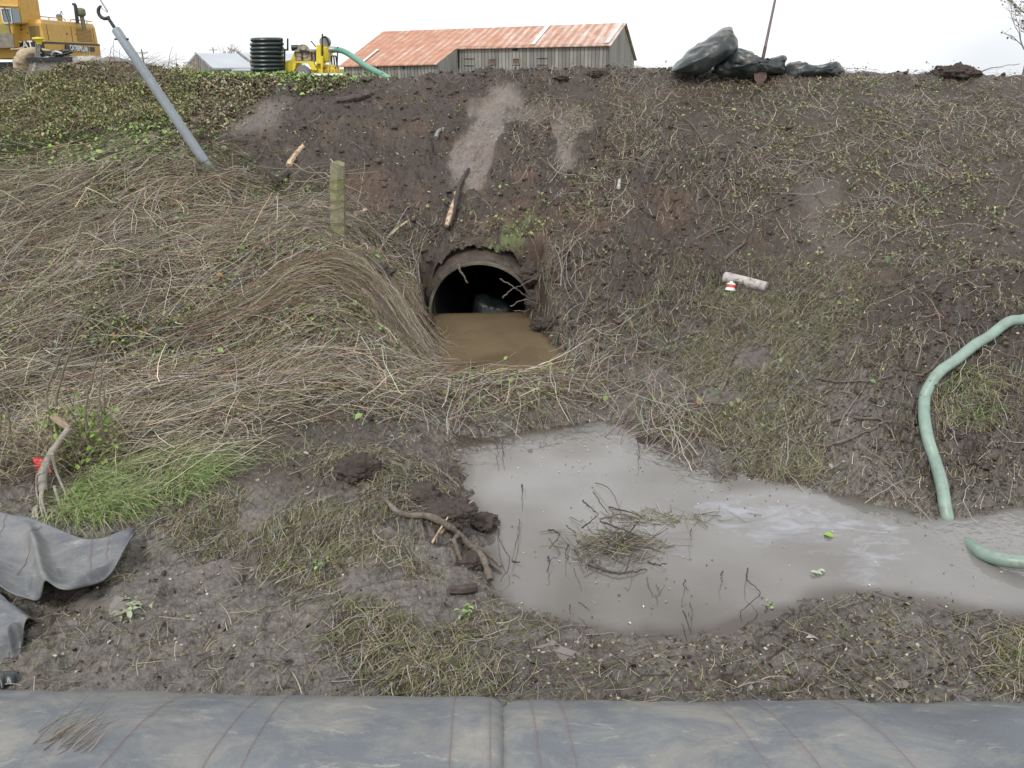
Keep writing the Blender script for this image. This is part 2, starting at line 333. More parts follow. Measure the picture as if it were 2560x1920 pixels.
# ================================================================== GROUND
def make_ground():
    ys = [np.linspace(-1.5, 2.35, 26)]
    y = 2.4; l = []
    while y < 15.6: l.append(y); y *= 1.0027
    ys += [np.array(l), np.geomspace(15.7, 60, 70), np.geomspace(62, 900, 26)]
    ys = np.concatenate(ys)
    a = np.concatenate([-np.geomspace(.84, 3, 26)[::-1], np.linspace(-.8, .8, 1460), np.geomspace(.84, 3, 26)])
    Y, A = np.meshgrid(ys, a, indexing='ij'); X = A*(np.maximum(Y, .3)+1.0)
    Z, u, v, m, b = H(X, Y, mk=True)
    n1 = fbm(X, Y, 1.3, 4, 70); n2 = fbm(X, Y, 7, 3, 75); n3 = vn(X, Y, 30, 79)
    def c(r, g, b_): return np.array([r, g, b_])
    col = np.zeros(X.shape+(3,))+c(.050, .037, .027)
    def mixc(w, cc): 
        nonlocal col
        w = np.clip(w, 0, 1)[..., None]; col = col*(1-w)+np.array(cc)*w
    mixc(m['loam'], c(.041, .0275, .020))
    mixc(m['loam']*sstep(.1, .5, n1), c(.068, .041, .026))
    mixc(m['mud'], c(.118, .104, .090))
    mixc(m['mud']*sstep(.0, .5, n1)*.7, c(.064, .053, .043))
    mixc(m['mat'], c(.05, .04, .028))
    mixc(m['clods']*.6, c(.042, .032, .025))
    mixc(m['clay']*.95, c(.150, .122, .106))
    mixc(m['moss']*sstep(-.4, .3, n2), c(.085, .12, .03))
    mixc(blob(u, v, 1150, 540, 110, 40, 20, .7)*sstep(-.1, .4, n2)*.4, c(.10, .075, .05))
    mixc(sstep(.25, .6, fbm(X, Y, 2.2, 3, 90))*.35*(1-m['mud']), c(.10, .07, .045))
    far = sstep(14, 16, Y)
    mixc(far*sstep(-.2, .3, n1+.3), c(.07, .085, .035))
    mixc(sstep(46, 55, Y), c(.09, .10, .045))
    # silt line beside water: darker, wetter
    wet = sstep(.12, .01, Z)*sstep(15, 13, Y)
    col *= (1+.24*n2+.22*n3)[..., None]
    gl = np.clip(.58-.17*m['mud']-.10*m['clay']-.16*wet+.20*n2-.14*sstep(.0, .6, n1)*m['mud'], .20, .9)
    col = np.clip(col, .01, .5)
    nr, nc = X.shape; idx = np.arange(nr*nc).reshape(nr, nc)
    F = np.stack([idx[:-1, :-1], idx[:-1, 1:], idx[1:, 1:], idx[1:, :-1]], -1).reshape(-1, 4)
    V = np.stack([X, Y, Z], -1).reshape(-1, 3)
    # opening for the pipe
    fy = V[F, 1]; fzr = V[F, 2]; fx = V[F, 0].mean(1); fz = V[F, 2].mean(1)
    cut = (fy.max(1) > MOUTH-.001) & (fy.min(1) < MOUTH+.001) & (np.abs(fx-CX) < CR+.05)
    F = F[~cut]
    mt, n, p = nt('soil'); N = n.nodes; L = n.links
    at = N.new('ShaderNodeAttribute'); at.attribute_name = 'Col'
    tcn = N.new('ShaderNodeTexCoord')
    no = N.new('ShaderNodeTexNoise'); no.inputs['Scale'].default_value = 38; no.inputs['Detail'].default_value = 8; no.inputs['Roughness'].default_value = .75
    L.new(tcn.outputs['Object'], no.inputs['Vector'])
    mr = N.new('ShaderNodeMapRange'); mr.inputs[1].default_value = .3; mr.inputs[2].default_value = .7; mr.inputs[3].default_value = .5; mr.inputs[4].default_value = 1.5
    L.new(no.outputs['Fac'], mr.inputs[0])
    mu = N.new('ShaderNodeMixRGB'); mu.blend_type = 'MULTIPLY'; mu.inputs[0].default_value = 1; L.new(at.outputs['Color'], mu.inputs[1]); L.new(mr.outputs[0], mu.inputs[2])
    L.new(mu.outputs[0], p.inputs['Base Color'])
    ra = N.new('ShaderNodeAttribute'); ra.attribute_name = 'Rough'; 
    L.new(ra.outputs['Fac'], p.inputs['Roughness'])
    bp = N.new('ShaderNodeBump'); bp.inputs['Strength'].default_value = .85; bp.inputs['Distance'].default_value = .014
    no2 = N.new('ShaderNodeTexNoise'); no2.inputs['Scale'].default_value = 70; no2.inputs['Detail'].default_value = 6; L.new(tcn.outputs['Object'], no2.inputs['Vector'])
    L.new(no2.outputs['Fac'], bp.inputs['Height']); L.new(bp.outputs[0], p.inputs['Normal'])
    g = npmesh('ground', V, F, mt, col=col.reshape(-1, 3), smooth=True); g['kind'] = 'structure'
    ra_ = g.data.attributes.new('Rough', 'FLOAT', 'POINT'); ra_.data.foreach_set('value', gl.ravel().astype(np.float32))
make_ground()
# broken soil face round the pipe
rr_ = np.concatenate([np.linspace(CR+.004, CR+.2, 22), np.linspace(CR+.22, CR+.42, 14)]); ww = np.linspace(-.35, math.pi+.35, 260)
Wm, Rm = np.meshgrid(ww, rr_, indexing='ij'); nz_ = fbm(Wm*2, Rm*4, 2.0, 3, 501)+.5*vn(Wm*9, Rm*30, 1, 502)
ck_, ci_ = worley(Wm*6, Rm*10, 1.6, 505)
X_ = CX+Rm*np.cos(Wm); Z_ = CZC+Rm*np.sin(Wm); Y_ = MOUTH-.13+np.minimum(Rm-CR, .07)*1.0+np.maximum(Rm-CR-.07, 0)*2.4-np.clip((Rm-CR)/.08, 0, 1)*(.035*nz_+.03*np.sqrt(np.clip(1-ck_*1.3, 0, 1))*ci_)
ix = np.arange(Wm.size).reshape(Wm.shape); F_ = np.stack([ix[:-1, :-1], ix[:-1, 1:], ix[1:, 1:], ix[1:, :-1]], -1).reshape(-1, 4)
o = npmesh('soil_face', np.stack([X_, Y_, Z_], -1).reshape(-1, 3), F_, bpy.data.materials['soil'], col=np.array([[.052, .038, .028]])*(1+.5*nz_.ravel()[:, None]).clip(.4, 1.8), smooth=True); o['kind'] = 'structure'
ra_ = o.data.attributes.new('Rough', 'FLOAT', 'POINT'); ra_.data.foreach_set('value', np.full(Wm.size, .7, np.float32))

# ================================================================== WATER
def water_mat(name, c1, c2, film, bump=.03):
    m, n, p = nt(name); N = n.nodes; L = n.links
    tcn = N.new('ShaderNodeTexCoord')
    no = N.new('ShaderNodeTexNoise'); no.inputs['Scale'].default_value = 1.2; no.inputs['Detail'].default_value = 6; L.new(tcn.outputs['Object'], no.inputs['Vector'])
    mr = N.new('ShaderNodeMapRange'); mr.inputs[1].default_value = .35; mr.inputs[2].default_value = .65; L.new(no.outputs['Fac'], mr.inputs[0])
    mi = N.new('ShaderNodeMixRGB'); mi.inputs[1].default_value = (*c1, 1); mi.inputs[2].default_value = (*c2, 1); L.new(mr.outputs[0], mi.inputs[0]); cur = mi.outputs[0]
    # film of pale scum drawn out in streaks; its amount is stored on the surface
    if film:
        mp = N.new('ShaderNodeMapping'); mp.inputs['Scale'].default_value = (1.0, 2.2, 1); mp.inputs['Rotation'].default_value = (0, 0, .5); L.new(tcn.outputs['Object'], mp.inputs[0])
        n2 = N.new('ShaderNodeTexNoise'); n2.inputs['Scale'].default_value = 3.2; n2.inputs['Detail'].default_value = 12; n2.inputs['Roughness'].default_value = .68; n2.inputs['Distortion'].default_value = 1.3; L.new(mp.outputs[0], n2.inputs['Vector'])
        at = N.new('ShaderNodeAttribute'); at.attribute_name = 'Film'
        ad = N.new('ShaderNodeMath'); ad.operation = 'MULTIPLY_ADD'; ad.inputs[1].default_value = .30; ad.inputs[2].default_value = -.16; L.new(at.outputs['Fac'], ad.inputs[0])
        su = N.new('ShaderNodeMath'); su.operation = 'ADD'; L.new(n2.outputs['Fac'], su.inputs[0]); L.new(ad.outputs[0], su.inputs[1])
        m2 = N.new('ShaderNodeMapRange'); m2.inputs[1].default_value = .56; m2.inputs[2].default_value = .80; m2.inputs[4].default_value = .62; L.new(su.outputs[0], m2.inputs[0])
        m3 = N.new('ShaderNodeMixRGB'); L.new(m2.outputs[0], m3.inputs[0]); L.new(cur, m3.inputs[1]); m3.inputs[2].default_value = (.34, .36, .42, 1); cur = m3.outputs[0]
    sh = N.new('ShaderNodeAttribute'); sh.attribute_name = 'Shallow'; ms = N.new('ShaderNodeMixRGB'); L.new(sh.outputs['Fac'], ms.inputs[0]); L.new(cur, ms.inputs[1]); ms.inputs[2].default_value = (c1[0]*.42, c1[1]*.36, c1[2]*.30, 1); cur = ms.outputs[0]  # browner shallows, with dark bank reflections painted into the same mix
    L.new(cur, p.inputs['Base Color'])
    p.inputs['Roughness'].default_value = .02; p.inputs['IOR'].default_value = 1.52
    n3 = N.new('ShaderNodeTexNoise'); n3.inputs['Scale'].default_value = 14; n3.inputs['Detail'].default_value = 2; L.new(tcn.outputs['Object'], n3.inputs['Vector'])
    bp = N.new('ShaderNodeBump'); bp.inputs['Strength'].default_value = bump; bp.inputs['Distance'].default_value = .02
    at2 = N.new('ShaderNodeAttribute'); at2.attribute_name = 'Ripple'; mm = N.new('ShaderNodeMath'); mm.operation = 'MULTIPLY'; L.new(at2.outputs['Fac'], mm.inputs[0]); L.new(n3.outputs['Fac'], mm.inputs[1])
    L.new(mm.outputs[0], bp.inputs['Height']); L.new(bp.outputs[0], p.inputs['Normal'])
    return m
def water(name, x0, x1, y0, y1, z, m, film=True):
    xs = np.linspace(x0, x1, 120); ys = np.linspace(y0, y1, 100); X, Y = np.meshgrid(xs, ys)
    idx = np.arange(X.size).reshape(X.shape)
    F = np.stack([idx[:-1, :-1], idx[:-1, 1:], idx[1:, 1:], idx[1:, :-1]], -1).reshape(-1, 4)
    Z = np.full(X.shape, z)
    h = H(X, Y, fine=False); wet = h < z+.12
    keep = wet.ravel()[F].any(1)
    o = npmesh(name, np.stack([X, Y, Z], -1).reshape(-1, 3), F[keep], m, smooth=True); o['kind'] = 'structure'
    u, v = UV(X, Y, Z)
    fl = np.maximum.reduce([blob(u, v, 1700, 1130, 220, 60, 8, .6), blob(u, v, 1850, 1200, 90, 60, 50, .6)*.9, blob(u, v, 1430, 1190, 90, 22, 0, .6)*.8, blob(u, v, 1270, 1275, 80, 25, 0, .6)*.8, blob(u, v, 1900, 1160, 100, 50, 20, .5)*.8, blob(u, v, 1330, 930, 80, 26, 5, .6)*.7])
    rp = np.maximum(1.4*blob(u, v, 2150, 1180, 130, 70, 10, .5), .18)+.9*blob(u, v, 1290, 935, 90, 40, 0, .5)
    nx_ = fbm(X, Y, 3, 3, 601)
    shal_refl = np.clip(sstep(-.06, -.002, h+.03*nx_)*.8+.45*sstep(.0, .6, fbm(X, Y, 1.1, 3, 602))+.25*blob(u, v, 1500, 1330, 700, 110, 0, .6), 0, 1)  # shallows by depth, plus painted-in darkening for bank reflections and the duller near side
    for nm, arr in (('Film', fl), ('Ripple', rp), ('Shallow', shal_refl)):
        a = o.data.attributes.new(nm, 'FLOAT', 'POINT'); a.data.foreach_set('value', arr.ravel().astype(np.float32))
    return o
water('pond_water', -1.6, 7.5, 2.7, 7.0, .0, water_mat('muddy_water', (.150, .142, .132), (.198, .190, .182), True, .25))
water('culvert_water', CX-1.6, CX+1.9, 6.9, MOUTH+5.5, .05, water_mat('silty_water', (.165, .125, .075), (.12, .09, .056), False, .2))
# shallow puddles in the mud
pm = water_mat('puddle_water', (.15, .13, .115), (.17, .15, .135), False, .05)
for (u, v, ru, rv) in [(1165, 1405, 60, 22), (1920, 1465, 30, 14), (1300+950, 1430, 30, 12), (95, 1330, 130, 45), (1130, 1500, 25, 8)]:
    c = G(u, v); n = 28; sx = ru/1641*c[1]*1.6; sy = rv/1641*c[1]*2.4
    pts = [(c[0]+sx*math.cos(w)*(1+.3*math.sin(3*w+u)), c[1]+sy*math.sin(w)*(1+.2*math.cos(2*w+v))) for w in np.linspace(0, 2*math.pi, n, endpoint=False)]
    qx = c[0]+sx*.8*RS.uniform(-1, 1, 300); qy = c[1]+sy*.8*RS.uniform(-1, 1, 300); zz = float(np.percentile(H(qx, qy), 26))
    o = MB().add([(q[0], q[1], zz) for q in pts], [tuple(range(n))]).build('puddle', pm); o['kind'] = 'structure'

# ================================================================== LOOSE PLANT MATTER (uncountable)
TAN = np.array([.44, .38, .275]); GREY = np.array([.34, .315, .275]); BRN = np.array([.14, .092, .064]); GRN = np.array([.13, .16, .055]); OLV = np.array([.20, .19, .095]); DRK = np.array([.06, .045, .035])
PALG = np.array([.24, .26, .13])
def pick(n, cols, w, var=.25):
    cols = np.array(cols); k = RS.choice(len(cols), n, p=np.array(w)/sum(w)); return cols[k]*(1+var*RS.randn(n, 1)).clip(.5, 1.7)*(1+.06*RS.randn(n, 3))
def sample(n, dens, y0=2.5, y1=14.6):
    """n ground points spread with a density given in terms of where they lie"""
    out = []; tot = 0
    while tot < n:
        y = np.sqrt(RS.uniform(y0**2, y1**2, n*4)); x = RS.uniform(-.84, .84, n*4)*(y+.9)
        # equal density per picture area, so nearer ground is not starved
        keep = RS.uniform(0, 1, n*4) < (4.0/np.maximum(y, 2.5))**.8/1.5
        x = x[keep]; y = y[keep]; b = base(x, y); u, v = UV(x, y, b)
        p = dens(u, v, x, y)*sstep(-.03, .01, b); k = RS.uniform(0, 1, len(x)) < p
        out.append(np.stack([x[k], y[k]], 1)); tot += k.sum()
        if len(out) > 60: break
    return np.concatenate(out)[:n]
def strands(name, xy, az, length, rad, col, mt, nseg=6, sides=3, lift=.01, arch=0.0, curl=.5, pitch=None, flat=False, zoff=0.0, wig=.0):
    n = len(xy); s = np.linspace(-.5, .5, nseg+1) if pitch is None else np.linspace(0, 1, nseg+1)
    kap = RS.randn(n)*curl
    ang = az[:, None]+kap[:, None]*s[None]*2
    st = (length/nseg)[:, None]
    if pitch is None:
        dx = np.cos(ang); dy = np.sin(ang)*1.0
        xx = np.cumsum(dx*st, 1); yy = np.cumsum(dy*st, 1); mid = nseg//2
        X = xy[:, :1]+xx-xx[:, mid:mid+1]; Y = xy[:, 1:]+yy-yy[:, mid:mid+1]
        if wig: X = X+wig*RS.randn(*X.shape)*st; Y = Y+wig*RS.randn(*Y.shape)*st
        Z = H(X, Y)
        bad = (np.abs(np.diff(Z, axis=1)).max(1) > .16+.6*st[:, 0])|(((np.abs(X-CX) < CR+.05) & (np.abs(Y-MOUTH) < .25)).any(1))
        X, Y, Z = X[~bad], Y[~bad], Z[~bad]; n = len(X); rad = rad[~bad]; length = length[~bad]; st = st[~bad]; col = col[~bad]
        # stiff: relax along the strand
        Zs = Z.copy()
        for _ in range(2): Zs[:, 1:-1] = .5*Zs[:, 1:-1]+.25*(Zs[:, :-2]+Zs[:, 2:])
        Z = np.maximum(Zs, Z-.01)
        li = np.abs(RS.randn(n))*lift
        ar = np.abs(RS.randn(n))*arch if np.isscalar(arch) else arch
        tilt = RS.randn(n)*lift*1.2
        Z = Z+rad[:, None]+li[:, None]+(ar*length)[:, None]*(1-4*s[None]**2)*.5+np.abs(tilt[:, None]*(s[None]+.5)*np.sign(tilt)[:, None])+zoff
    else:
        ph = pitch[:, None]*(1-s[None]*(.6+.9*np.abs(kap))[:, None])
        dx = np.cos(az)[:, None]*np.cos(ph); dy = np.sin(az)[:, None]*np.cos(ph); dz = np.sin(ph)
        z0 = H(xy[:, 0], xy[:, 1])+zoff-.01
        X = xy[:, :1]+np.cumsum(dx*st, 1)-dx[:, :1]*st; Y = xy[:, 1:]+np.cumsum(dy*st, 1)-dy[:, :1]*st; Z = z0[:, None]+np.cumsum(dz*st, 1)-dz[:, :1]*st
        if wig: X = X+wig*RS.randn(*X.shape)*st; Y = Y+wig*RS.randn(*Y.shape)*st
    return sweep(name, np.stack([X, Y, Z], -1), rad, col, mt, sides, flat)
def sweep(name, Pn, rad, col, mt, sides=3, flat=False, parts=False):
    n, m, _ = Pn.shape
    T = np.gradient(Pn, axis=1); T /= np.linalg.norm(T, axis=2, keepdims=True)+1e-9
    up = np.zeros_like(T); up[..., 2] = 1
    steep = np.abs(T[..., 2]) > .92; up[steep] = (1, 0, 0)
    A = np.cross(T, up); A /= np.linalg.norm(A, axis=2, keepdims=True)+1e-9; B = np.cross(A, T)
    tp = np.linspace(1, .45, m)[None, :, None]
    r = rad[:, None, None]*tp
    if flat:
        V = np.stack([Pn-A*r, Pn+A*r], 2); K = 2
    else:
        V = np.stack([Pn+(A*math.cos(w)+B*math.sin(w))*r for w in np.linspace(0, 2*math.pi, sides, endpoint=False)+.5], 2); K = sides
    idx = np.arange(n*m*K).reshape(n, m, K)
    if flat: F = np.stack([idx[:, :-1, 0], idx[:, :-1, 1], idx[:, 1:, 1], idx[:, 1:, 0]], -1).reshape(-1, 4)
    else:
        nx = np.roll(idx, -1, 2); F = np.stack([idx[:, :-1], nx[:, :-1], nx[:, 1:], idx[:, 1:]], -1).reshape(-1, 4)
    cc = np.repeat(col, m*K, 0)
    return npmesh(name, V.reshape(-1, 3), F, mt, col=cc, smooth=not flat)
def leaves(name, Pc, size, col, mt, tilt=.7, width=.55):
    n = len(Pc); az = RS.uniform(0, 2*math.pi, n); ti = RS.randn(n)*tilt; ro = RS.randn(n)*tilt
    d = np.stack([np.cos(az)*np.cos(ti), np.sin(az)*np.cos(ti), np.sin(ti)], 1)
    s = np.stack([-np.sin(az), np.cos(az), ro], 1); s /= np.linalg.norm(s, axis=1, keepdims=True)
    up = np.cross(d, s); L = size[:, None]
    fold = .18*L*up; w = width
    pts = [Pc-d*L*.5, Pc-d*L*.15+s*L*w*.5+fold, Pc+d*L*.25+s*L*w*.38+fold, Pc+d*L*.5-up*L*.12, Pc+d*L*.25-s*L*w*.38+fold, Pc-d*L*.15-s*L*w*.5+fold]
    V = np.stack(pts, 1).reshape(-1, 3); i = np.arange(n)[:, None]*6
    F = np.concatenate([i+np.array([0, 3, 2, 1]), i+np.array([0, 5, 4, 3])])
    return npmesh(name, V, F, mt, col=np.repeat(col, 6, 0))
m_straw = mat('straw', (.3, .25, .18), .75, attr=True, spec=.25)
m_twig = mat('twig_bark', (.2, .17, .14), .7, attr=True, spec=.3)
m_leaf = mat('leaf', (.1, .15, .04), .55, attr=True, spec=.35)
m_grass = mat('grass_blade', (.1, .2, .04), .6, attr=True, spec=.3)

def stuffit(o, label, cat): return tag(o, label, cat, kind='stuff')

# --- flattened cane and hay mat on the left bank
def patchy(x, y, f=1.9, s=101): return np.clip(.5+1.15*fbm(x, y, f, 3, s), 0.02, 1)
dm = lambda u, v, x, y: np.clip(blob(u, v, 330, 650, 560, 300, 10, .3)+.8*blob(u, v, 820, 760, 190, 80, 38, .4)+.5*blob(u, v, 1040, 865, 190, 36, -4, .5)-.5*blob(u, v, 650, 930, 180, 60, 0, .5), 0, 1)*patchy(x, y)*(v < 1060)*(.3+.7*sstep(350, 450, v))
xy = sample(13500, dm); n = len(xy)
u_, v_ = UV(xy[:, 0], xy[:, 1], base(xy[:, 0], xy[:, 1]))
azd = .12+.16*fbm(xy[:, 0], xy[:, 1], .8, 2, 131)*3+RS.randn(n)*.5-.4*sstep(650, 850, u_)*sstep(560, 640, v_)
azd = np.where(RS.uniform(size=n) < .27, RS.uniform(0, 3.1, n), azd)
stuffit(strands('dry_cane_mat', xy, azd, RS.uniform(.35, 1.25, n)*np.clip(xy[:, 1]/7, .7, 1.2), RS.uniform(.0014, .0044, n), pick(n, [TAN, GREY, BRN*1.2, OLV], [3.4, 4, 4, 1.2], .45), m_straw, 9, 3, .05, .05, .5, wig=.06), 'flattened mat of grey and tan dry canes covering the left bank', 'dead canes')
xy = sample(12500, dm); n = len(xy)
azd = .1+.5*fbm(xy[:, 0], xy[:, 1], .9, 2, 131)+RS.randn(n)*.5
stuffit(strands('dry_grass', xy, azd, RS.uniform(.12, .45, n), RS.uniform(.0018, .0035, n), pick(n, [TAN, GREY, OLV, GRN, BRN], [3.5, 2, 3, 2, 1.5], .4), m_straw, 4, 3, .03, .04, .8, flat=True), 'thin dry grass tangled among the flattened canes', 'dry grass')
# --- combed hump arching down towards the culvert pool
N_ = 850; t0 = RS.uniform(0, 1, N_)
sl = np.linspace(0, 1, 15)
path = [G(380, 700), G(480, 655), G(600, 618), G(700, 600), G(790, 640), G(860, 715), G(930, 800), G(985, 835)]
path = np.array(spline(path, 6)); 
Ln = RS.uniform(.18, .62, N_); st = RS.uniform(0, 1-Ln*.98, N_)
tt = st[:, None]+Ln[:, None]*sl[None]
ii = tt*(len(path)-1); i0 = np.clip(ii.astype(int), 0, len(path)-2); fr = (ii-i0)[..., None]
PP_ = path[i0]*(1-fr)+path[i0+1]*fr
# spread sideways: broad at the left, fanned at the right
offs = RS.randn(N_)*.36; wv = RS.randn(N_)*.75
offw = offs[:, None]*(1-.6*tt)
PP_[..., 1] += offw-wv[:, None]*(sl[None]-.5)*.5; PP_[..., 0] += (offs*.35)[:, None]+.1*RS.randn(N_, 1)
hump = np.exp(-((tt-.52)/.24)**2)*.25*np.exp(-(offs[:, None]/.5)**2)
PP_[..., 2] = H(PP_[..., 0], PP_[..., 1])*.5+PP_[..., 2]*.5+hump*RS.uniform(.55, 1.05, (N_, 1))+.02+.02*RS.randn(N_, 1)
PP_[..., 2] = np.maximum(PP_[..., 2], H(PP_[..., 0], PP_[..., 1])+.005); PP_[:, 1:-1] += .010*RS.randn(N_, 13, 3)
stuffit(sweep('combed_cane_hump', PP_, RS.uniform(.0018, .0036, N_), pick(N_, [TAN*.85, GREY*.85, BRN*1.5, OLV], [3, 3, 5, 1.4], .4), m_straw, 3), 'brown canes combed over a hump sloping down to the culvert pool', 'dead canes')
xy = sample(3000, dm); n = len(xy)
stuffit(strands('broken_dead_stems', xy, .15+RS.randn(n)*.75, RS.uniform(.15, .7, n), RS.uniform(.0025, .0055, n), pick(n, [GREY*1.25, TAN*1.15, BRN*1.2], [5, 4, 2], .3), m_straw, 6, 3, .07, .04, .25, wig=.03), 'pale broken stems lying crossed on top of the dead cane mat', 'dead stems')
xy = sample(9000, lambda u, v, x, y: dm(u, v, x, y)*np.clip(-.1+2.2*fbm(x, y, 1.5, 2, 777)+.7*blob(u, v, 250, 420, 330, 60, 0, .5), 0, 1)); n = len(xy)
stuffit(strands('green_shoots', xy, RS.uniform(0, 6.28, n), RS.uniform(.05, .22, n), RS.uniform(.0015, .0035, n), pick(n, [np.array([.19, .25, .09]), OLV*1.2, PALG], [3, 3, 2], .25), m_grass, 4, 3, pitch=RS.uniform(.1, 1.1, n), curl=.6, flat=True), 'patches of green grass shoots coming up through the dead cane mat', 'grass')
# --- twigs and roots on the cut bank
dt = lambda u, v, x, y: np.clip(.16+.75*blob(u, v, 1750, 330, 560, 200, 5, .4)+.6*blob(u, v, 1300, 330, 200, 160, 0, .6)+.35*blob(u, v, 900, 560, 230, 90, 0, .6)+.5*blob(u, v, 1180, 640, 120, 90, 0, .6)-.35*blob(u, v, 800, 300, 300, 130, 0, .5), .02, 1)*(v < 1120)*np.clip(.55+.9*fbm(x, y, 1.2, 2, 141), .03, 1)*(1-.8*blob(u, v, 1040, 305, 140, 48, -62, .3))
xy = sample(3000, dt); n = len(xy)
stuffit(strands('bank_twigs', xy, RS.uniform(0, 3.14, n), RS.uniform(.10, .75, n)**1.2, RS.uniform(.0018, .0042, n), pick(n, [GREY, TAN*.9, BRN*1.2, DRK*1.6], [5, 2.4, 3, 2.4], .35), m_twig, 8, 3, .028, .06, .55, wig=.11), 'bent grey twigs and torn roots scattered over the muddy dike slope', 'twigs')
xy = sample(26000, dt); n = len(xy)
stuffit(strands('bank_litter', xy, RS.uniform(0, 3.14, n), RS.uniform(.02, .14, n), RS.uniform(.0015, .0035, n), pick(n, [GREY, TAN*1.1, BRN, OLV, DRK], [4, 3, 2, 3, 2], .3), m_straw, 3, 3, .012, .03, .8), 'short chopped stalks littering the dike slope', 'litter')
xy = sample(20000, lambda u, v, x, y: np.clip(.25+.5*dt(u, v, x, y)+.35*blob(u, v, 850, 320, 420, 200, 0, .5), 0, 1)*(v < 1100)*(v > 160)*(1-.8*blob(u, v, 1040, 300, 125, 50, -62, .2)), 4.5, 14.2); n = len(xy)
stuffit(leaves('wood_chips', np.c_[xy, H(xy[:, 0], xy[:, 1])+.006], (.013*np.exp(.55*RS.randn(n))).clip(.004, .05), pick(n, [GREY*1.2, TAN*1.1, np.array([.5, .42, .33]), BRN, DRK, OLV], [4, 3, .8, 3, 4, 2], .3), m_leaf, .8, .4), 'small pale chips and dark crumbs of bark strewn over the cut bank', 'wood chips')
# --- matted greenish chopped grass
dg = lambda u, v, x, y: np.clip(1.0*blob(u, v, 1580, 900, 190, 90, 10, .5)+.9*blob(u, v, 1600, 720, 200, 80, 10, .5)+.9*blob(u, v, 1650, 960, 130, 55, 25, .4)+1.0*blob(u, v, 880, 1400, 170, 90, 20, .5)+.8*blob(u, v, 700, 1200, 260, 90, 10, .5)+.6*blob(u, v, 820, 1060, 180, 60, 20, .5)+.9*blob(u, v, 950, 1290, 120, 50, 25, .5)+.7*blob(u, v, 1240, 870, 120, 35, 0, .5)+.6*blob(u, v, 560, 1120, 200, 40, 0, .5)
     +.8*blob(u, v, 2200, 1440, 70, 60, 40, .5)+.5*blob(u, v, 2060, 860, 80, 60, 0, .5)+.05+.25*sstep(1000, 700, v)*sstep(1300, 1500, u), 0, 1)*np.clip(.42+1.25*fbm(x, y, 2.2, 3, 151), .0, 1)*(v > 560)
xy = sample(36000, dg, 2.6, 9.5); n = len(xy)
stuffit(strands('chopped_grass', xy, RS.uniform(0, 3.14, n)*.8+.2*RS.randn(n), RS.uniform(.03, .22, n), RS.uniform(.0012, .0030, n), pick(n, [OLV, PALG*.9, GREY*.8, TAN*.75, GRN, DRK*1.4], [3.4, 1.6, 4, 2, .8, 4.5], .36), m_straw, 4, 3, .012, .04, .42), 'muddy chopped grass lying in mats on the ditch banks', 'cut grass')
xy = sample(11000, lambda u, v, x, y: (v > 640)*(1-dm(u, v, x, y))*(.10+.5*dg(u, v, x, y)+.35*blob(u, v, 1900, 1430, 450, 110, 0, .4)+.4*blob(u, v, 2000, 900, 350, 200, 0, .5)), 2.6, 8.5); n = len(xy)
Z = H(xy[:, 0], xy[:, 1]); 
stuffit(leaves('leaf_litter', np.c_[xy, Z+.008], (.018*np.exp(.5*RS.randn(n))).clip(.006, .06), pick(n, [DRK, DRK*1.5, DRK*2.2, GREY*.7, OLV*.8, PALG], [5, 4, 2, 1.2, 2, .4], .3), m_leaf, .5, .6), 'dark muddy leaf scraps strewn over the wet ground', 'leaf litter')
# --- tangled twigs beside the culvert mouth and on the debris dam
xy = sample(300, lambda u, v, x, y: .8*blob(u, v, 1190, 630, 60, 60, 0, .6)+.4*blob(u, v, 880, 600, 70, 60, 0, .6)+.9*blob(u, v, 1010, 905, 150, 24, 0, .4)+.6*blob(u, v, 1280, 790, 120, 60, 20, .5)+.8*blob(u, v, 1430, 920, 90, 60, 40, .5)); n = len(xy)
stuffit(strands('tangled_twigs', xy, RS.uniform(0, 3.14, n), RS.uniform(.25, .8, n), RS.uniform(.0025, .006, n), pick(n, [GREY*.85, TAN*.75, BRN*1.2], [4, 2, 3], .3), m_twig, 8, 3, .10, .12, .5, wig=.10), 'tangle of thin grey twigs beside the culvert mouth and along the debris dam', 'twigs')
# --- scattered green sprigs and bramble leaves
dl = lambda u, v, x, y: np.clip(.9*blob(u, v, 300, 430, 330, 60, 0, .5)+.7*blob(u, v, 500, 640, 330, 110, 0, .5)+.5*blob(u, v, 250, 760, 300, 90, 0, .5)+.25*blob(u, v, 1100, 850, 150, 50, 0, .5)+.3*blob(u, v, 1200, 480, 130, 90, 0, .5)+.2*blob(u, v, 850, 720, 130, 60, 35, .5)+.03*(v < 950), 0, 1)*np.clip(.2+2.2*fbm(x, y, 1.9, 2, 161), 0, 1)
xy = sample(8500, dl, 2.8, 13.5); n = len(xy); Z = H(xy[:, 0], xy[:, 1])
stuffit(leaves('bramble_leaves', np.c_[xy, Z+.05+.06*np.abs(RS.randn(n))], (.032*np.exp(.4*RS.randn(n))).clip(.012, .085), pick(n, [GRN*1.3, np.array([.16, .24, .06]), OLV, np.array([.10, .15, .07]), np.array([.17, .085, .045])], [4, 2.5, 2, 2, .9], .25), m_leaf, .45, .75), 'green and rusty bramble leaves caught in the flattened canes', 'leaves')
ds = lambda u, v, x, y: np.clip(.08+.5*blob(u, v, 1350, 280, 120, 60, 0, .6)+.5*blob(u, v, 1900, 340, 350, 180, 0, .5)+.4*blob(u, v, 1200, 560, 140, 80, 0, .5), 0, 1)*(v > 176)*(v < 760)*np.clip(.1+2.4*fbm(x, y, 2.6, 2, 171), 0, 1)
xy = sample(6500, ds, 6, 14); n = len(xy); Z = H(xy[:, 0], xy[:, 1])
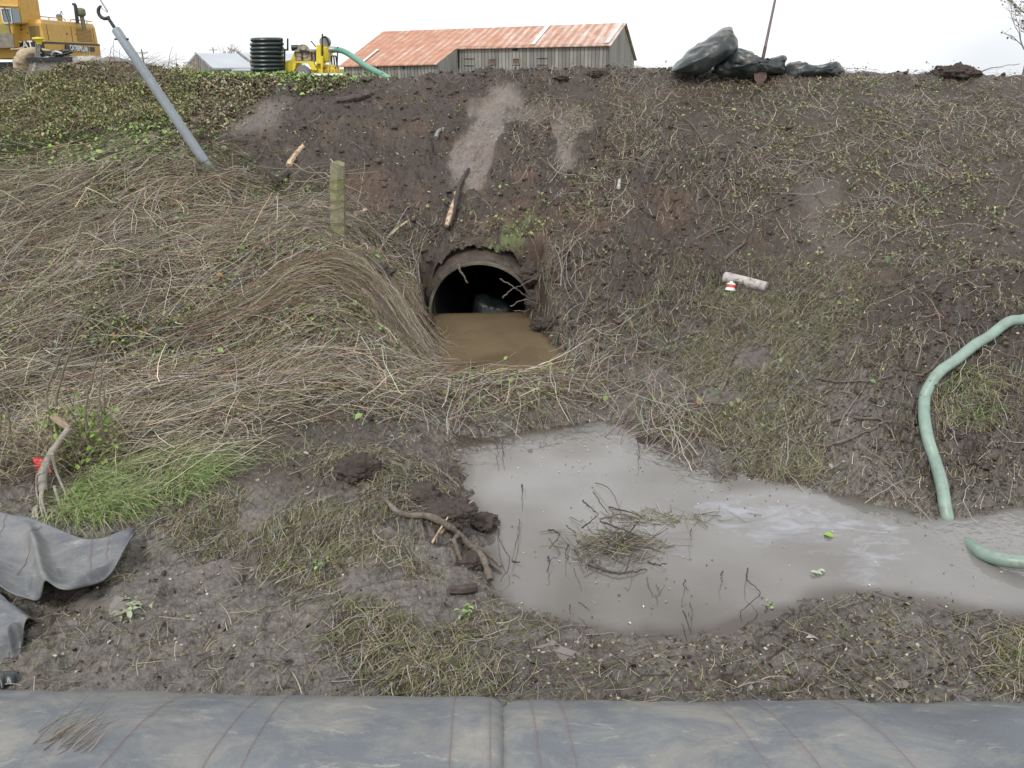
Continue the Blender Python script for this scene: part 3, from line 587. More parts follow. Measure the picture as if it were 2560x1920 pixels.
stuffit(leaves('small_green_sprigs', np.c_[xy, Z+.012+.03*np.abs(RS.randn(n))], RS.uniform(.015, .05, n), pick(n, [GRN, np.array([.19, .24, .09]), OLV*1.1, PALG], [3, 1.5, 5, 3], .25), m_leaf, .6, .6), 'small torn green sprigs over the right of the dike slope', 'sprigs')
# --- brush on the upper left bank: leafy bramble thicket
def thicket(name, n, dens, hmax, size, cols, w, label, stems, y0=11, y1=15.4):
    xy = sample(n, dens, y0, y1); n = len(xy); Z = H(xy[:, 0], xy[:, 1])
    hh = hmax*np.clip(.55+.8*fbm(xy[:, 0], xy[:, 1], 1.1, 3, 181), .1, 1.2)
    lay = RS.uniform(0, 1, n)**.6
    Pc = np.c_[xy, Z+hh*lay]
    cc = pick(n, cols, w, .25)
    t = stuffit(leaves(name, Pc, size*np.exp(.45*RS.randn(n)).clip(.35, 2.2), cc, m_leaf, .8, .7), label, 'brush')
    k = RS.choice(n, stems); sxy = xy[k]
    stuffit(strands(name.replace('leaves', 'stems'), sxy, RS.uniform(-.6, 3.7, stems), RS.uniform(.3, 1.0, stems)*hmax*2, RS.uniform(.002, .005, stems), pick(stems, [BRN*1.2, TAN*.8, GREY, OLV], [4, 2, 2, 2]), m_twig, 7, 3, pitch=RS.uniform(.4, 1.4, stems), curl=.6, wig=.1), 'brown stems of '+label, 'brush')
thicket('bramble_thicket_leaves', 46000, lambda u, v, x, y: (u < 430)*blob(u, v, 100, 225, 330, 78, 0, .25), .34, .030, [GRN*1.35, OLV*1.25, BRN*1.3, np.array([.26, .29, .12])], [3, 4, 2, 2.5], 'bramble thicket on the upper left bank', 3600, 11, 15.3)
thicket('ragged_brush_leaves', 7000, lambda u, v, x, y: np.clip(blob(u, v, 500, 205, 220, 16, -4, .5)+.6*blob(u, v, 450, 240, 120, 50, -30, .5), 0, 1)*patchy(x, y, 2), .10, .045, [OLV, TAN*.7, BRN, GRN], [4, 3, 3, 2], 'ragged brush along the edge of the cut bank', 1500, 11.5, 15.3)
thicket('tall_brush_leaves', 9000, lambda u, v, x, y: blob(u, v, 240, 178, 110, 22, 4, .3), .40, .045, [OLV, BRN*1.2, TAN*.6, GRN], [4, 3, 2, 1.5], 'taller brown brush at the top of the left bank', 900, 13, 15.3)
# --- green verge at the top of the bank
xy = sample(18000, lambda u, v, x, y: np.clip(blob(u, v, 560, 172, 230, 16, 0, .5)*1.1, 0, 1), 12.5, 21); n = len(xy)
stuffit(strands('verge_grass', xy, RS.uniform(0, 6.28, n), RS.uniform(.05, .16, n)*np.clip(.7+.6*fbm(xy[:, 0], xy[:, 1], 1.2, 2, 191), .3, 1.3), RS.uniform(.004, .010, n), pick(n, [np.array([.22, .35, .08]), np.array([.32, .44, .14]), OLV], [4, 3, 1.2], .22), m_grass, 4, 3, pitch=RS.uniform(.7, 1.5, n), curl=.5, flat=True), 'fresh green grass on the verge at the top of the bank', 'grass')
xy = sample(2600, lambda u, v, x, y: blob(u, v, 560, 170, 200, 18, 0, .5)+.7*blob(u, v, 330, 340, 140, 40, 0, .5)+.5*blob(u, v, 60, 350, 130, 50, 0, .5)+.8*blob(u, v, 310, 290, 90, 40, -30, .5)+.8*blob(u, v, 680, 200, 70, 12, 0, .5), 9, 18); n = len(xy)
stuffit(leaves('weed_leaves', np.c_[xy, H(xy[:, 0], xy[:, 1])+.03+.09*RS.uniform(size=n)], RS.uniform(.03, .10, n), pick(n, [np.array([.15, .24, .06]), np.array([.21, .31, .09]), OLV], [1, 1, .4], .25), m_leaf, .5, .8), 'broad green weeds on the upper left bank', 'weeds')
xy = sample(24000, lambda u, v, x, y: np.clip(1.0*blob(u, v, 200, 350, 330, 70, 0, .4)+.6*blob(u, v, 150, 420, 300, 50, 0, .4), 0, 1)*np.clip(.6+.9*fbm(x, y, 1.3, 3, 7), .1, 1), 8.5, 13); n = len(xy)
stuffit(strands('short_grass', xy, RS.uniform(-.4, .6, n)+3.14*(RS.uniform(size=n) < .4), RS.uniform(.08, .28, n), RS.uniform(.002, .005, n), pick(n, [np.array([.21, .30, .09]), OLV*1.3, PALG*1.15, TAN], [4, 2.5, 2.5, 1.5], .25), m_grass, 4, 3, pitch=RS.uniform(.1, .8, n), curl=.5, flat=True), 'short yellow green grass on the terrace below the brush', 'grass')
# --- long green grass tuft by the saplings
xy = sample(4600, lambda u, v, x, y: np.clip(blob(u, v, 310, 1045, 170, 46, -14, .8)+.6*blob(u, v, 200, 1090, 90, 30, 0, .6), 0, 1)*np.clip(.5+1.3*fbm(x, y, 3, 2, 401), .05, 1), 4.2, 6.3); n = len(xy)
stuffit(strands('green_grass_tuft', xy, -.35+RS.randn(n)*.7, RS.uniform(.12, .34, n), RS.uniform(.001, .0026, n), pick(n, [np.array([.15, .24, .06]), np.array([.24, .33, .10]), PALG*1.2, TAN], [3.5, 3, 2.5, 1.8], .3), m_grass, 6, 3, pitch=RS.uniform(.5, 1.3, n), curl=.8, flat=True), 'bright green long grass tuft on the left bank beside the saplings', 'grass')
xy = sample(420, lambda u, v, x, y: blob(u, v, 130, 985, 150, 40, -10, .5), 4.2, 7); n = len(xy)
stuffit(strands('dry_stalks', xy, RS.uniform(0, 6.28, n), RS.uniform(.25, .75, n), RS.uniform(.0015, .0032, n), pick(n, [TAN*1.05, TAN*.8, BRN*1.4], [4, 2, 1.5], .25), m_straw, 7, 3, pitch=RS.uniform(.7, 1.5, n), curl=.35), 'tall thin dry stalks standing around the saplings at the left', 'dry grass')
for (u, v, k, L) in [(650, 990, 26, .28), (1660, 930, 60, .12), (2095, 830, 240, .32), (2090, 900, 160, .28), (470, 1090, 120, .12), (2215, 1440, 40, .25), (1985, 800, 24, .2), (1250, 770, 60, .2), (1490, 740, 50, .15), (1330, 755, 50, .14)]:
    c = G(u, v); n = k; xy = c[:2]+RS.randn(n, 2)*np.array([.09, .06])*(1+L)
    stuffit(strands('grass_wisps', xy, RS.uniform(0, 6.28, n), RS.uniform(.4, 1.1, n)*L, RS.uniform(.0014, .003, n), pick(n, [np.array([.17, .26, .07]), PALG, TAN*.8], [3, 4, 2], .2), m_grass, 5, 3, pitch=RS.uniform(.2, 1.2, n), curl=.8, flat=True), 'thin wisps of pale green grass sprouting from the mud', 'grass')
# --- pebbles and crumbs
def lumps(name, xy, r, col, mt, label, cat, sink=.3):
    n = len(xy); t = (1+5**.5)/2
    ico = np.array([(-1, t, 0), (1, t, 0), (-1, -t, 0), (1, -t, 0), (0, -1, t), (0, 1, t), (0, -1, -t), (0, 1, -t), (t, 0, -1), (t, 0, 1), (-t, 0, -1), (-t, 0, 1)])/math.sqrt(1+t*t)
    fc = np.array([(0, 11, 5), (0, 5, 1), (0, 1, 7), (0, 7, 10), (0, 10, 11), (1, 5, 9), (5, 11, 4), (11, 10, 2), (10, 7, 6), (7, 1, 8), (3, 9, 4), (3, 4, 2), (3, 2, 6), (3, 6, 8), (3, 8, 9), (4, 9, 5), (2, 4, 11), (6, 2, 10), (8, 6, 7), (9, 8, 1)])
    a = RS.uniform(0, 6.28, n); ca, sa = np.cos(a)[:, None], np.sin(a)[:, None]
    q = ico[None]*(1+.30*RS.randn(n, 12, 1)).clip(.4, 1.6)*RS.uniform(.6, 1.25, (n, 1, 3))
    q = np.stack([q[..., 0]*ca-q[..., 1]*sa, q[..., 0]*sa+q[..., 1]*ca, q[..., 2]*.75], -1)*r[:, None, None]
    z = H(xy[:, 0], xy[:, 1]); V = q+np.c_[xy, z+r*(.6-sink)][:, None]
    F = (np.arange(n)[:, None, None]*12+fc[None]).reshape(-1, 3)
    return stuffit(npmesh(name, V.reshape(-1, 3), F, mt, col=np.repeat(col, 12, 0), smooth=False), label, cat)
m_lump = mat('lump', (.1, .1, .1), .7, attr=True, bump=.5, bscale=90)
xy = sample(620, lambda u, v, x, y: .5*blob(u, v, 1600, 1440, 560, 80, 0, .4)+.25*blob(u, v, 300, 1350, 300, 130, 0, .4)+.03, 2.6, 8); n = len(xy)
lumps('pebbles', xy, RS.uniform(.003, .013, n), pick(n, [np.array([.34, .31, .26]), np.array([.22, .2, .17]), np.array([.45, .42, .36])], [4, 3, 1.2], .15), m_lump, 'small pale pebbles pressed into the foreground mud', 'pebbles')
xy = sample(9000, lambda u, v, x, y: np.clip(masks(u, v, y)['clods']*.9+.25*masks(u, v, y)['loam']+.25*blob(u, v, 1600, 160, 700, 14, 0, .5)+.03, 0, 1)*(v > 150), 2.8, 14.6); n = len(xy); k_ = H(xy[:, 0], xy[:, 1], mk=True)[3]['clay'] < .25; xy = xy[k_]; n = len(xy)
lumps('soil_clods', xy, RS.gamma(2.0, .0075, n).clip(.004, .045)*np.clip(xy[:, 1]/8.5, .4, 1), pick(n, [np.array([.048, .034, .026]), np.array([.068, .050, .038]), np.array([.06, .038, .027])], [4, 2, 2], .2), m_lump, 'crumbly dark soil clods broken over the bank', 'soil clods')
# ================================================================== THINGS
m_pipe_pvc = mat('grey_pipe', (.20, .225, .245), .55, var=.12, scale=14, dirt=(.16, .15, .13), dscale=5, dcut=.58, bump=.15)
m_galv = mat('galvanised_steel', (.26, .26, .25), .45, .6, var=.25, scale=20)
m_blackm = mat('black_metal', (.018, .018, .02), .5, var=.2)
m_rust = mat('rusty_steel', (.10, .065, .05), .7, var=.3, scale=25)
m_wood = mat('weathered_post', (.20, .185, .115), .85, var=.35, scale=16, dirt=(.16, .17, .055), dscale=5, dcut=.47, bump=.8, bscale=50)
m_pale = mat('split_pale_wood', (.50, .38, .26), .75, var=.3, scale=18, dirt=(.12, .075, .05), dscale=9, dcut=.5, bump=.6, bscale=40)
m_bark = mat('bark', (.11, .088, .068), .8, var=.4, scale=22, dirt=(.19, .175, .15), dscale=7, dcut=.52, bump=.8, bscale=60)
m_dbark = mat('wet_dark_bark', (.055, .04, .033), .7, var=.4, scale=20, bump=.8, bscale=60)
m_hose = mat('green_hose', (.21, .285, .24), .42, var=.18, scale=9, dirt=(.17, .155, .12), dscale=11, dcut=.56, bump=.08, bscale=30)
def geo_mat(name, col, dust):
    m, n, p = nt(name); N = n.nodes; L = n.links; tcn = N.new('ShaderNodeTexCoord')
    def noise(sc, det, rough, map_sc=(1, 1, 1), dist=0):
        mp = N.new('ShaderNodeMapping'); mp.inputs['Scale'].default_value = map_sc; L.new(tcn.outputs['Object'], mp.inputs[0])
        q = N.new('ShaderNodeTexNoise'); q.inputs['Scale'].default_value = sc; q.inputs['Detail'].default_value = det; q.inputs['Roughness'].default_value = rough; q.inputs['Distortion'].default_value = dist; L.new(mp.outputs[0], q.inputs['Vector']); return q.outputs['Fac']
    def rng(s_, a, b, c, d):
        q = N.new('ShaderNodeMapRange'); q.inputs[1].default_value = a; q.inputs[2].default_value = b; q.inputs[3].default_value = c; q.inputs[4].default_value = d; L.new(s_, q.inputs[0]); return q.outputs[0]
    def mix(f, a, b):
        q = N.new('ShaderNodeMixRGB'); L.new(f, q.inputs[0])
        for i, w in ((1, a), (2, b)):
            if isinstance(w, tuple): q.inputs[i].default_value = (*w, 1)
            else: L.new(w, q.inputs[i])
        return q.outputs[0]
    base_ = mix(rng(noise(1.3, 4, .6), .35, .65, 0, 1), col, tuple(c*.72 for c in col))
    cur = mix(rng(noise(2.2, 10, .75, (1, 1.6, 1), .6), .44, .66, 0, .75), base_, dust)          # broad thin dust film
    st = noise(9, 12, .85, (.45, 1.6, 1), .4); cur = mix(rng(st, .56, .64, 0, .8), cur, tuple(min(1, c*1.35) for c in dust))   # scraped dried mud
    cur = mix(rng(noise(140, 3, .6), .60, .70, 0, .5), cur, dust)                                 # grains
    L.new(cur, p.inputs['Base Color']); p.inputs['Roughness'].default_value = .52
    w1 = N.new('ShaderNodeTexWave'); w1.inputs['Scale'].default_value = 90; w1.bands_direction = 'X'; L.new(tcn.outputs['Object'], w1.inputs['Vector'])
    w2 = N.new('ShaderNodeTexNoise'); w2.inputs['Scale'].default_value = 25; w2.inputs['Detail'].default_value = 6; L.new(tcn.outputs['Object'], w2.inputs['Vector'])
    ad = N.new('ShaderNodeMath'); ad.operation = 'MULTIPLY_ADD'; ad.inputs[1].default_value = .15; L.new(w1.outputs['Fac'], ad.inputs[0]); L.new(w2.outputs['Fac'], ad.inputs[2])
    bp = N.new('ShaderNodeBump'); bp.inputs['Strength'].default_value = .4; bp.inputs['Distance'].default_value = .01; L.new(ad.outputs[0], bp.inputs['Height']); L.new(bp.outputs[0], p.inputs['Normal'])
    return m
m_geo = geo_mat('woven_geotextile', (.138, .152, .168), (.255, .240, .205))
m_thread = mat('red_thread', (.22, .13, .13), .8)
m_tarp = mat('black_plastic_sheet', (.030, .037, .038), .36, var=.4, scale=5, dirt=(.13, .11, .085), dscale=5, dcut=.54, bump=.6, bscale=9, spec=.45)
m_grass2 = mat('weed_stem', (.2, .26, .1), .6)
m_clod = mat('root_clod', (.048, .035, .028), .85, var=.4, scale=20, bump=1, bscale=60)

def stick(name, pts, r, m, label, cat, group=None, n=7, sm=6, wig=.0, taper=.5):
    p = spline(pts, sm); k = len(p)
    if wig: p = [q+wig*RS.randn(3) for q in p]
    rr = [r*(1-(1-taper)*i/(k-1))*(1+.12*RS.randn()*(wig > 0)) for i in range(k)]
    o = MB().tube(p, rr, n).build(name, m, smooth=True)
    return tag(o, label, cat, group)
def PW(u, v, up=.03):
    g = G(u, v, up); return g if g[2] > up+.005 else P(u, v, z=up)
def gp(pts, up): return [G(a, b, up) for a, b in pts]
def uneven(o, amp, f, s=0):
    for v in o.data.vertices:
        v.co += v.normal*amp*(mnoise.noise(v.co*f+Vector((s, 3*s, 0)))+.5*mnoise.noise(v.co*f*2.3))
def pillow(name, outline, D, thick, m, parent=None, amp=.05, f=2.5, tilt=0, rings=9, lab=None):
    """closed lump of crumpled sheet whose outline is traced, with real depth"""
    ol = spline([np.array((a, b, 0)) for a, b in outline+[outline[0]]], 9)[:-1]; rings = 16
    pts = [P(q[0], q[1], d=D) for q in ol]; c = np.mean(pts, 0); n = len(pts); vs = []; 
    for sgn in (-1, 1):
        for i in range(rings):
            k = math.cos(i/(rings)*math.pi/2); h = math.sin(i/(rings)*math.pi/2)
            if sgn == 1 and i == 0: continue
            for p in pts:
                q = c+(p-c)*k; q = q.copy(); q[1] += sgn*thick*h+tilt*(q[2]-c[2]); vs.append(q)
    fs = []; 
    def ring(s, i): return (0 if i == 0 else (i*n if s < 0 else (rings-1+i)*n))
    for s in (-1, 1):
        for i in range(rings-1):
            a, b = ring(s, i), ring(s, i+1)
            for k in range(n):
                q = (a+k, a+(k+1) % n, b+(k+1) % n, b+k); fs.append(q if s < 0 else q[::-1])
        b = ring(s, rings-1); fs.append(tuple(b+k for k in range(n)))
    mb = MB().add(vs, fs); o = mb.build(name, m, parent, smooth=True)
    sb = o.modifiers.new('s', 'SUBSURF'); sb.levels = sb.render_levels = 1
    for v in o.data.vertices:
        q = v.co*f; r = 1-abs(mnoise.noise(Vector((q.x+q.z*.6, q.y*.7, q.z*1.7))))*2
        r2 = 1-abs(mnoise.noise(Vector((q.x*2.3-q.z, q.y*2, q.z*2.9+q.x))))*2
        v.co += v.normal*amp*(r-.4)+v.normal*amp*.45*(r2-.4)+v.normal*amp*.2*mnoise.noise(q*6)
    return o

# --- steel culvert
t = thing('culvert_pipe', (CX, MOUTH, CZC), 'large round corrugated culvert mouth opening in the bank above brown water', 'culvert')
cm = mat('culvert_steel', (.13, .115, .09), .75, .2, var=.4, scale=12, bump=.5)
cmi = mat('culvert_inside', (.012, .010, .009), .85, var=.3, scale=8)  # near black: the shade inside the pipe is put into this colour
mb = MB(); n = 56; prof = []
L_ = 7.0; k = 90
for i in range(k):
    yy = MOUTH-.10+L_*i/(k-1); prof.append((CR-.01+.012*math.sin(i*1.6), yy))
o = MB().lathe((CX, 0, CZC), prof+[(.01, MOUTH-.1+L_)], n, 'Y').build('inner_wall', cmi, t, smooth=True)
# remove front cap
import bmesh
bm = bmesh.new(); bm.from_mesh(o.data); bmesh.ops.delete(bm, geom=[f for f in bm.faces if len(f.verts) > 10 and f.calc_center_median().y < MOUTH+1], context='FACES'); bm.to_mesh(o.data); bm.free()
vs = []; fs = []
for (r, yy) in [(CR-.012, MOUTH-.13), (CR+.022, MOUTH-.13), (CR+.022, MOUTH+.5), (CR-.012, MOUTH+.5)]:
    for q in range(n): w = 2*math.pi*q/n; vs.append((CX+r*math.cos(w), yy+.035*math.sin(3*w+1), CZC+r*math.sin(w)))
for i in range(4):
    for q in range(n): fs.append((i*n+q, i*n+(q+1) % n, ((i+1) % 4)*n+(q+1) % n, ((i+1) % 4)*n+q))
MB().add(vs, fs).build('rim', cm, t, smooth=True)
def kc(x, y): return (777.6+.2735*x, 483.8+.2735*y)
o = pillow('plastic_bag', [kc(*a) for a in [(890, 740), (905, 610), (935, 560), (1020, 575), (1190, 650), (1200, 770), (1060, 750)]], 10.15, .22, m_tarp, amp=.03, f=5)
tag(o, 'crumpled black plastic bag lying in the water inside the culvert mouth', 'bag')
stick('hanging_root', [P(*kc(780, 310), d=9.45), P(*kc(795, 370), d=9.42), P(*kc(830, 430), d=9.4), P(*kc(850, 470), d=9.4)], .016, m_bark, 'frayed root hanging from the crown of the culvert', 'root', wig=.006)
for i, a in enumerate([[(1215, 682), (1320, 683), (1400, 610), (1480, 560)], [(1105, 432), (1200, 490), (1300, 560), (1420, 640)], [(1125, 585), (1190, 520), (1260, 490), (1400, 420)], [(1190, 650), (1300, 600), (1500, 650), (1680, 560)], [(1300, 30), (1370, 150), (1405, 280), (1400, 440)], [(1530, 80), (1530, 200), (1500, 340), (1470, 420)]]):
    stick('twig', [P(*kc(x, y), d=9.35-.05*i) for x, y in a], .009, m_bark, ['pale bare twig sticking level out beside the culvert', 'twig poking across the right edge of the culvert mouth', 'thin twig curling up in front of the culvert mouth', 'arched twig right of the culvert near the water', 'tall curved twig standing on the bank above the culvert', 'slim upright twig right of the mossy patch above the culvert'][i], 'twig', 'twigs beside the culvert', wig=.004, n=5)
stick('pale_cane', [G(1046, 840, .05), P(1106, 806, z=.16), P(1188, 780, z=.2), G(1284, 733, .03)], .011, mat('bleached_cane', (.48, .44, .38), .7, var=.2), 'long bleached cane spanning the front of the culvert pool', 'cane', wig=.003)

# --- lumps of dark soil and roots: countable ones
def clod(name, u, v, r, label, cat, up=.02, flat=.7, hairs=70, m=m_clod, pos=None):
    c = G(u, v, up*r*10) if pos is None else np.array(pos)
    bm = bmesh.new(); bmesh.ops.create_icosphere(bm, subdivisions=5, radius=1)
    for w in bm.verts:
        q = w.co.copy(); d = 1+.36*mnoise.noise(q*1.7+Vector((u, v, 0)))+.22*mnoise.noise(q*4.1+Vector((v, u, 0)))+.17*mnoise.noise(q*10)+.12*mnoise.noise(q*22)
        w.co = Vector((q.x*r*d*1.25, q.y*r*d, q.z*r*d*flat))+Vector(c)
    me = bpy.data.meshes.new(name); bm.to_mesh(me); bm.free(); me.materials.append(m)
    for p in me.polygons: p.use_smooth = True
    o = bpy.data.objects.new(name, me); C.objects.link(o)
    return tag(o, label, cat)
clod('root_clod', 778, 1022, .12, 'dark round root clod on the mud left of the pool', 'soil clod', flat=.9)
clod('root_clod', 965, 1120, .15, 'peaty dark clod jutting into the left edge of the pool', 'soil clod', .01, .5)
clod('root_clod', 1030, 1128, .11, 'small dark peaty clod at the waterline tip of the left bank', 'soil clod', 0, .45)
clod('root_clod', 900, 1085, .16, 'flat brown peaty clod behind the fallen branch', 'soil clod', 0, .45)
clod('root_clod', 1010, 1215, .09, 'dark clod tucked under the fallen branch at the pool edge', 'soil clod', 0, .6)
clod('mud_lump', 1150, 735, .14, 'black torn mud lump standing in the right of the culvert pool', 'mud lump', 0, .8)
clod('mud_lump', 1180, 705, .13, 'dark mud lump on the right shore of the culvert pool', 'mud lump', .02, .7)
clod('mud_lump', 1, 7, .20, 'slumped mud against the right edge of the culvert mouth', 'mud lump', flat=1.3, pos=(CX+CR+.20, MOUTH-.16, .25))
clod('mud_lump', 4, 9, .17, 'overhanging sod at the upper right of the culvert mouth', 'soil clod', flat=.9, pos=(CX+CR*.92+.10, MOUTH-.02, CZC+CR*.62+.08))
clod('mud_lump', 905, 700, .15, 'grey mud lump on the left shore beside the culvert mouth', 'mud lump', 0, .7)
clod('soil_clod', 2070, 162, .22, 'large dark soil clod on the skyline at the right', 'soil clod', 0, .7)
clod('soil_clod', 2040, 160, .16, 'small soil clod beside the large one on the right skyline', 'soil clod', 0, .6)
clod('soil_clod', 1290, 165, .13, 'grey muddy clod on the skyline in front of the barn', 'soil clod', 0, .5)
clod('soil_clod', 1210, 172, .12, 'flat dark clod on the skyline left of the grey one', 'soil clod', 0, .4)
clod('mud_lump', 800, 590, .20, 'dark overturned sod on the bank between the post and the culvert', 'soil clod', 0, .5)
clod('mud_lump', 1400, 955, .10, 'muddy lump at the far right shore of the pool', 'mud lump', 0, .5)
c = G(2118, 158)
stuffit(leaves('sprout_leaves', c+np.c_[RS.randn(40)*.06, RS.randn(40)*.06, .05+.16*RS.uniform(size=40)], RS.uniform(.05, .1, 40), pick(40, [np.array([.16, .25, .06])], [1]), m_leaf), 'green sprout leaves on the right skyline', 'sprout')

# --- fence post with wire
b0 = G(727, 522); tp = P(729, 354, d=b0[1]+.02)
t = thing('fence_post', b0, 'squat weathered mossy wooden fence post wrapped with wire on the left bank', 'fence post')
hgt = tp[2]-b0[2]; mb = MB(); n = 9; vs = []
W = .085
for i in range(n+1):
    f_ = i/n; c_ = b0+(tp-b0)*f_-np.array([0, 0, .25*(1-f_)])
    for k, (dx, dy) in enumerate([(-1, -.55), (-.75, -.9), (.15, -1.1), (.95, -.6), (1, -.2), (.9, .8), (-.2, 1.1), (-1, .7)]):
        q = 1+.04*math.sin(i*2.1+k*3); top = .03*math.sin(k*1.3) if i == n else 0
        vs.append((c_[0]+dx*W*q*(.93 if i == n else 1), c_[1]+dy*W*q, c_[2]+top))
fs = [(i*8+k, i*8+(k+1) % 8, (i+1)*8+(k+1) % 8, (i+1)*8+k) for i in range(n) for k in range(8)]+[tuple(range(7, -1, -1)), tuple(n*8+k for k in range(8))]
o = MB().add(vs, fs).build('post', m_wood, t, smooth=True, bevel=0)
for h in (.24, .44, .53, .69, .80):
    c_ = b0+(tp-b0)*h; pts = [(c_[0]+math.cos(w)*W*1.22, c_[1]+math.sin(w)*W*1.28, c_[2]+.012*math.sin(w*2+h*20)) for w in np.linspace(0, 6.6, 22)]
    MB().tube(pts, .0035, 5).build('wire', m_rust, t, smooth=True)
c_ = b0+(tp-b0)*.24
stick('fence_wire', [c_+np.array([-W, -.08, 0]), P(620, 483, d=b0[1]-.4), G(500, 470, .12), G(360, 440, .06)], .004, m_rust, 'slack rusty fence wire running left from the mossy post', 'wire', n=5, taper=1)

# --- leaning grey pipe hung from a cable
bt = G(455, 372); top = P(249, 62, d=bt[1]+.1)
t = thing('hanging_pipe', bt, 'long grey pipe leaning left, hung by a hook from a cable', 'pipe')
ax = (top-bt)/np.linalg.norm(top-bt)
MB().tube([bt-ax*.35, bt+(top-bt)*.4, bt+(top-bt)*.8, top-ax*.02, top], [.068, .064, .060, .058, .046], 20).build('pipe_body', m_pipe_pvc, t, smooth=True)
MB().tube([top-ax*.14+np.array([-.09, -.02, 0]), top-ax*.14+np.array([.09, -.02, 0])], .012, 8).build('pin', m_blackm, t, smooth=True)
hk = top+ax*.02; side = np.array([ax[2], 0, -ax[0]])
pts = [hk, hk+ax*.10]+[hk+ax*.20+.075*(math.cos(w)*side+math.sin(w)*ax) for w in np.linspace(-1.4, -4.9, 9)]
MB().tube(pts, [.022, .02]+[.022]*7+[.018, .014], 10).build('hook', m_blackm, t, smooth=True)
ct = hk+ax*.26
o = stick('crane_cable', [ct, P(232, 25, d=bt[1]+.1), P(217, 0, d=bt[1]+.1), P(160, -95, d=bt[1]+.1)], .009, m_galv, 'thin steel cable rising from the hook of the leaning grey pipe', 'cable', taper=1, n=6)

# --- shovel stuck in the crest
s0 = P(1643, 150, d=12.7); s1 = P(1676, -8, d=12.7); a_ = (s1-s0)/np.linalg.norm(s1-s0)
t = thing('shovel', s0, 'long handled shovel stuck upright in the crest in front of the black sheeting', 'shovel')
MB().tube([s0+a_*.28, s0+a_*.8, s1, s1+a_*.15], [.022, .019, .018, .018], 10).build('handle', mat('shovel_handle', (.17, .13, .14), .6, var=.2), t, smooth=True)
MB().tube([s0+a_*.02, s0+a_*.12, s0+a_*.33], [.03, .026, .024], 10).build('socket', m_rust, t, smooth=True)
q0 = s0
MB().prism([q0+np.array([-.11, 0, .03]), q0+np.array([.09, 0, .03]), q0+np.array([.11, 0, -.12]), q0+np.array([.02, 0, -.26]), q0+np.array([-.08, 0, -.14])], (0, .012, 0)).build('blade', m_rust, t)

# --- black sheeting on the crest
k4 = lambda x, y: (1417+.3594*x, .3594*y)
c_ = G(1560, 158)
t = thing('black_sheeting', c_, 'heap of black plastic sheeting lying on the dike crest against the sky', 'plastic sheeting')
pillow('bulging_fold', [k4(*a) for a in [(85, 430), (150, 360), (205, 300), (250, 262), (340, 210), (452, 168), (466, 195), (480, 250), (478, 300), (440, 345), (350, 390), (240, 440)]], 13.0, .42, m_tarp, t, amp=.05, f=1.6, tilt=.35)
pillow('crumpled_fold', [k4(*a) for a in [(340, 430), (400, 350), (485, 300), (560, 325), (620, 338), (700, 352), (762, 345), (772, 400), (740, 450), (500, 460)]], 12.95, .3, m_tarp, t, amp=.08, f=2.4)
pillow('peak_fold', [k4(*a) for a in [(700, 420), (712, 352), (740, 340), (768, 375), (770, 430)]], 13.1, .12, m_tarp, t, amp=.02, f=4)
pillow('flat_fold', [k4(*a) for a in [(740, 460), (780, 400), (845, 378), (910, 392), (980, 405), (1030, 390), (1075, 375), (1112, 410), (1112, 450), (900, 470)]], 13.0, .25, m_tarp, t, amp=.05, f=3)

# --- green suction hose, right
r_ = .05
pts = [G(2330, 700, .25), G(2260, 700, .16)]+gp([(2212, 705), (2173, 720), (2134, 740), (2100, 768), (2061, 795), (2023, 826), (2000, 857), (1992, 888), (1994, 926), (2003, 973), (2015, 1015), (2030, 1061)], .06)+[P(2046, 1117, z=.0), P(2060, 1140, z=-.10), P(2080, 1165, z=-.07), P(2098, 1180, z=-.01), P(2123, 1196, z=.03), P(2161, 1208, z=.055), P(2212, 1214, z=.075), P(2330, 1216, z=.12)]
tag(MB().tube(spline(pts, 8), .044, 20).build('suction_hose', m_hose, smooth=True), 'muddy green suction hose curving down the right bank into the pool', 'hose')

# --- pale pipe offcut and bottle
k7 = lambda x, y: (1520.7+.0937*x, 570+.0937*y)
a = G(*k7(480, 400), .0); b = G(*k7(1450, 560), .0); a[2] += .035; b[2] += .0
wp = mat('dirty_white_pipe', (.38, .35, .325), .7, var=.25, scale=10, dirt=(.12, .095, .075), dscale=16, dcut=.50, bump=.4, bscale=40)
o = MB().tube([a, a+(b-a)*.33, a+(b-a)*.66, b], [.068, .066, .064, .058], 22).build('pipe_offcut', wp, smooth=True)
tag(o, 'short off white pipe offcut half buried in the right bank', 'pipe offcut')
c_ = G(*k7(600, 650)); d_ = P(*k7(640, 400), d=c_[1]+.03); ax = (d_-c_); L = np.linalg.norm(ax); ax /= L
t = thing('plastic_bottle', c_, 'small white plastic bottle with a red label in front of the pipe offcut', 'bottle')
MB().tube([c_+ax*L*q for q in (0, .04, .25, .27, .7, .72, .8)], [.052, .058, .056, .05, .05, .048, .038], 18).build('bottle_body', mat('bottle_white', (.75, .75, .76), .3), t, smooth=True)
MB().tube([c_+ax*L*.34, c_+ax*L*.66], [.0515, .0515], 18, cap=False).build('red_band', mat('red_band', (.55, .09, .07), .4), t, smooth=True)
MB().tube([c_+ax*L*.79, c_+ax*L*.93, c_+ax*L], [.022, .02, .012], 12).build('cap', mat('cap_white', (.7, .68, .66), .4), t, smooth=True)

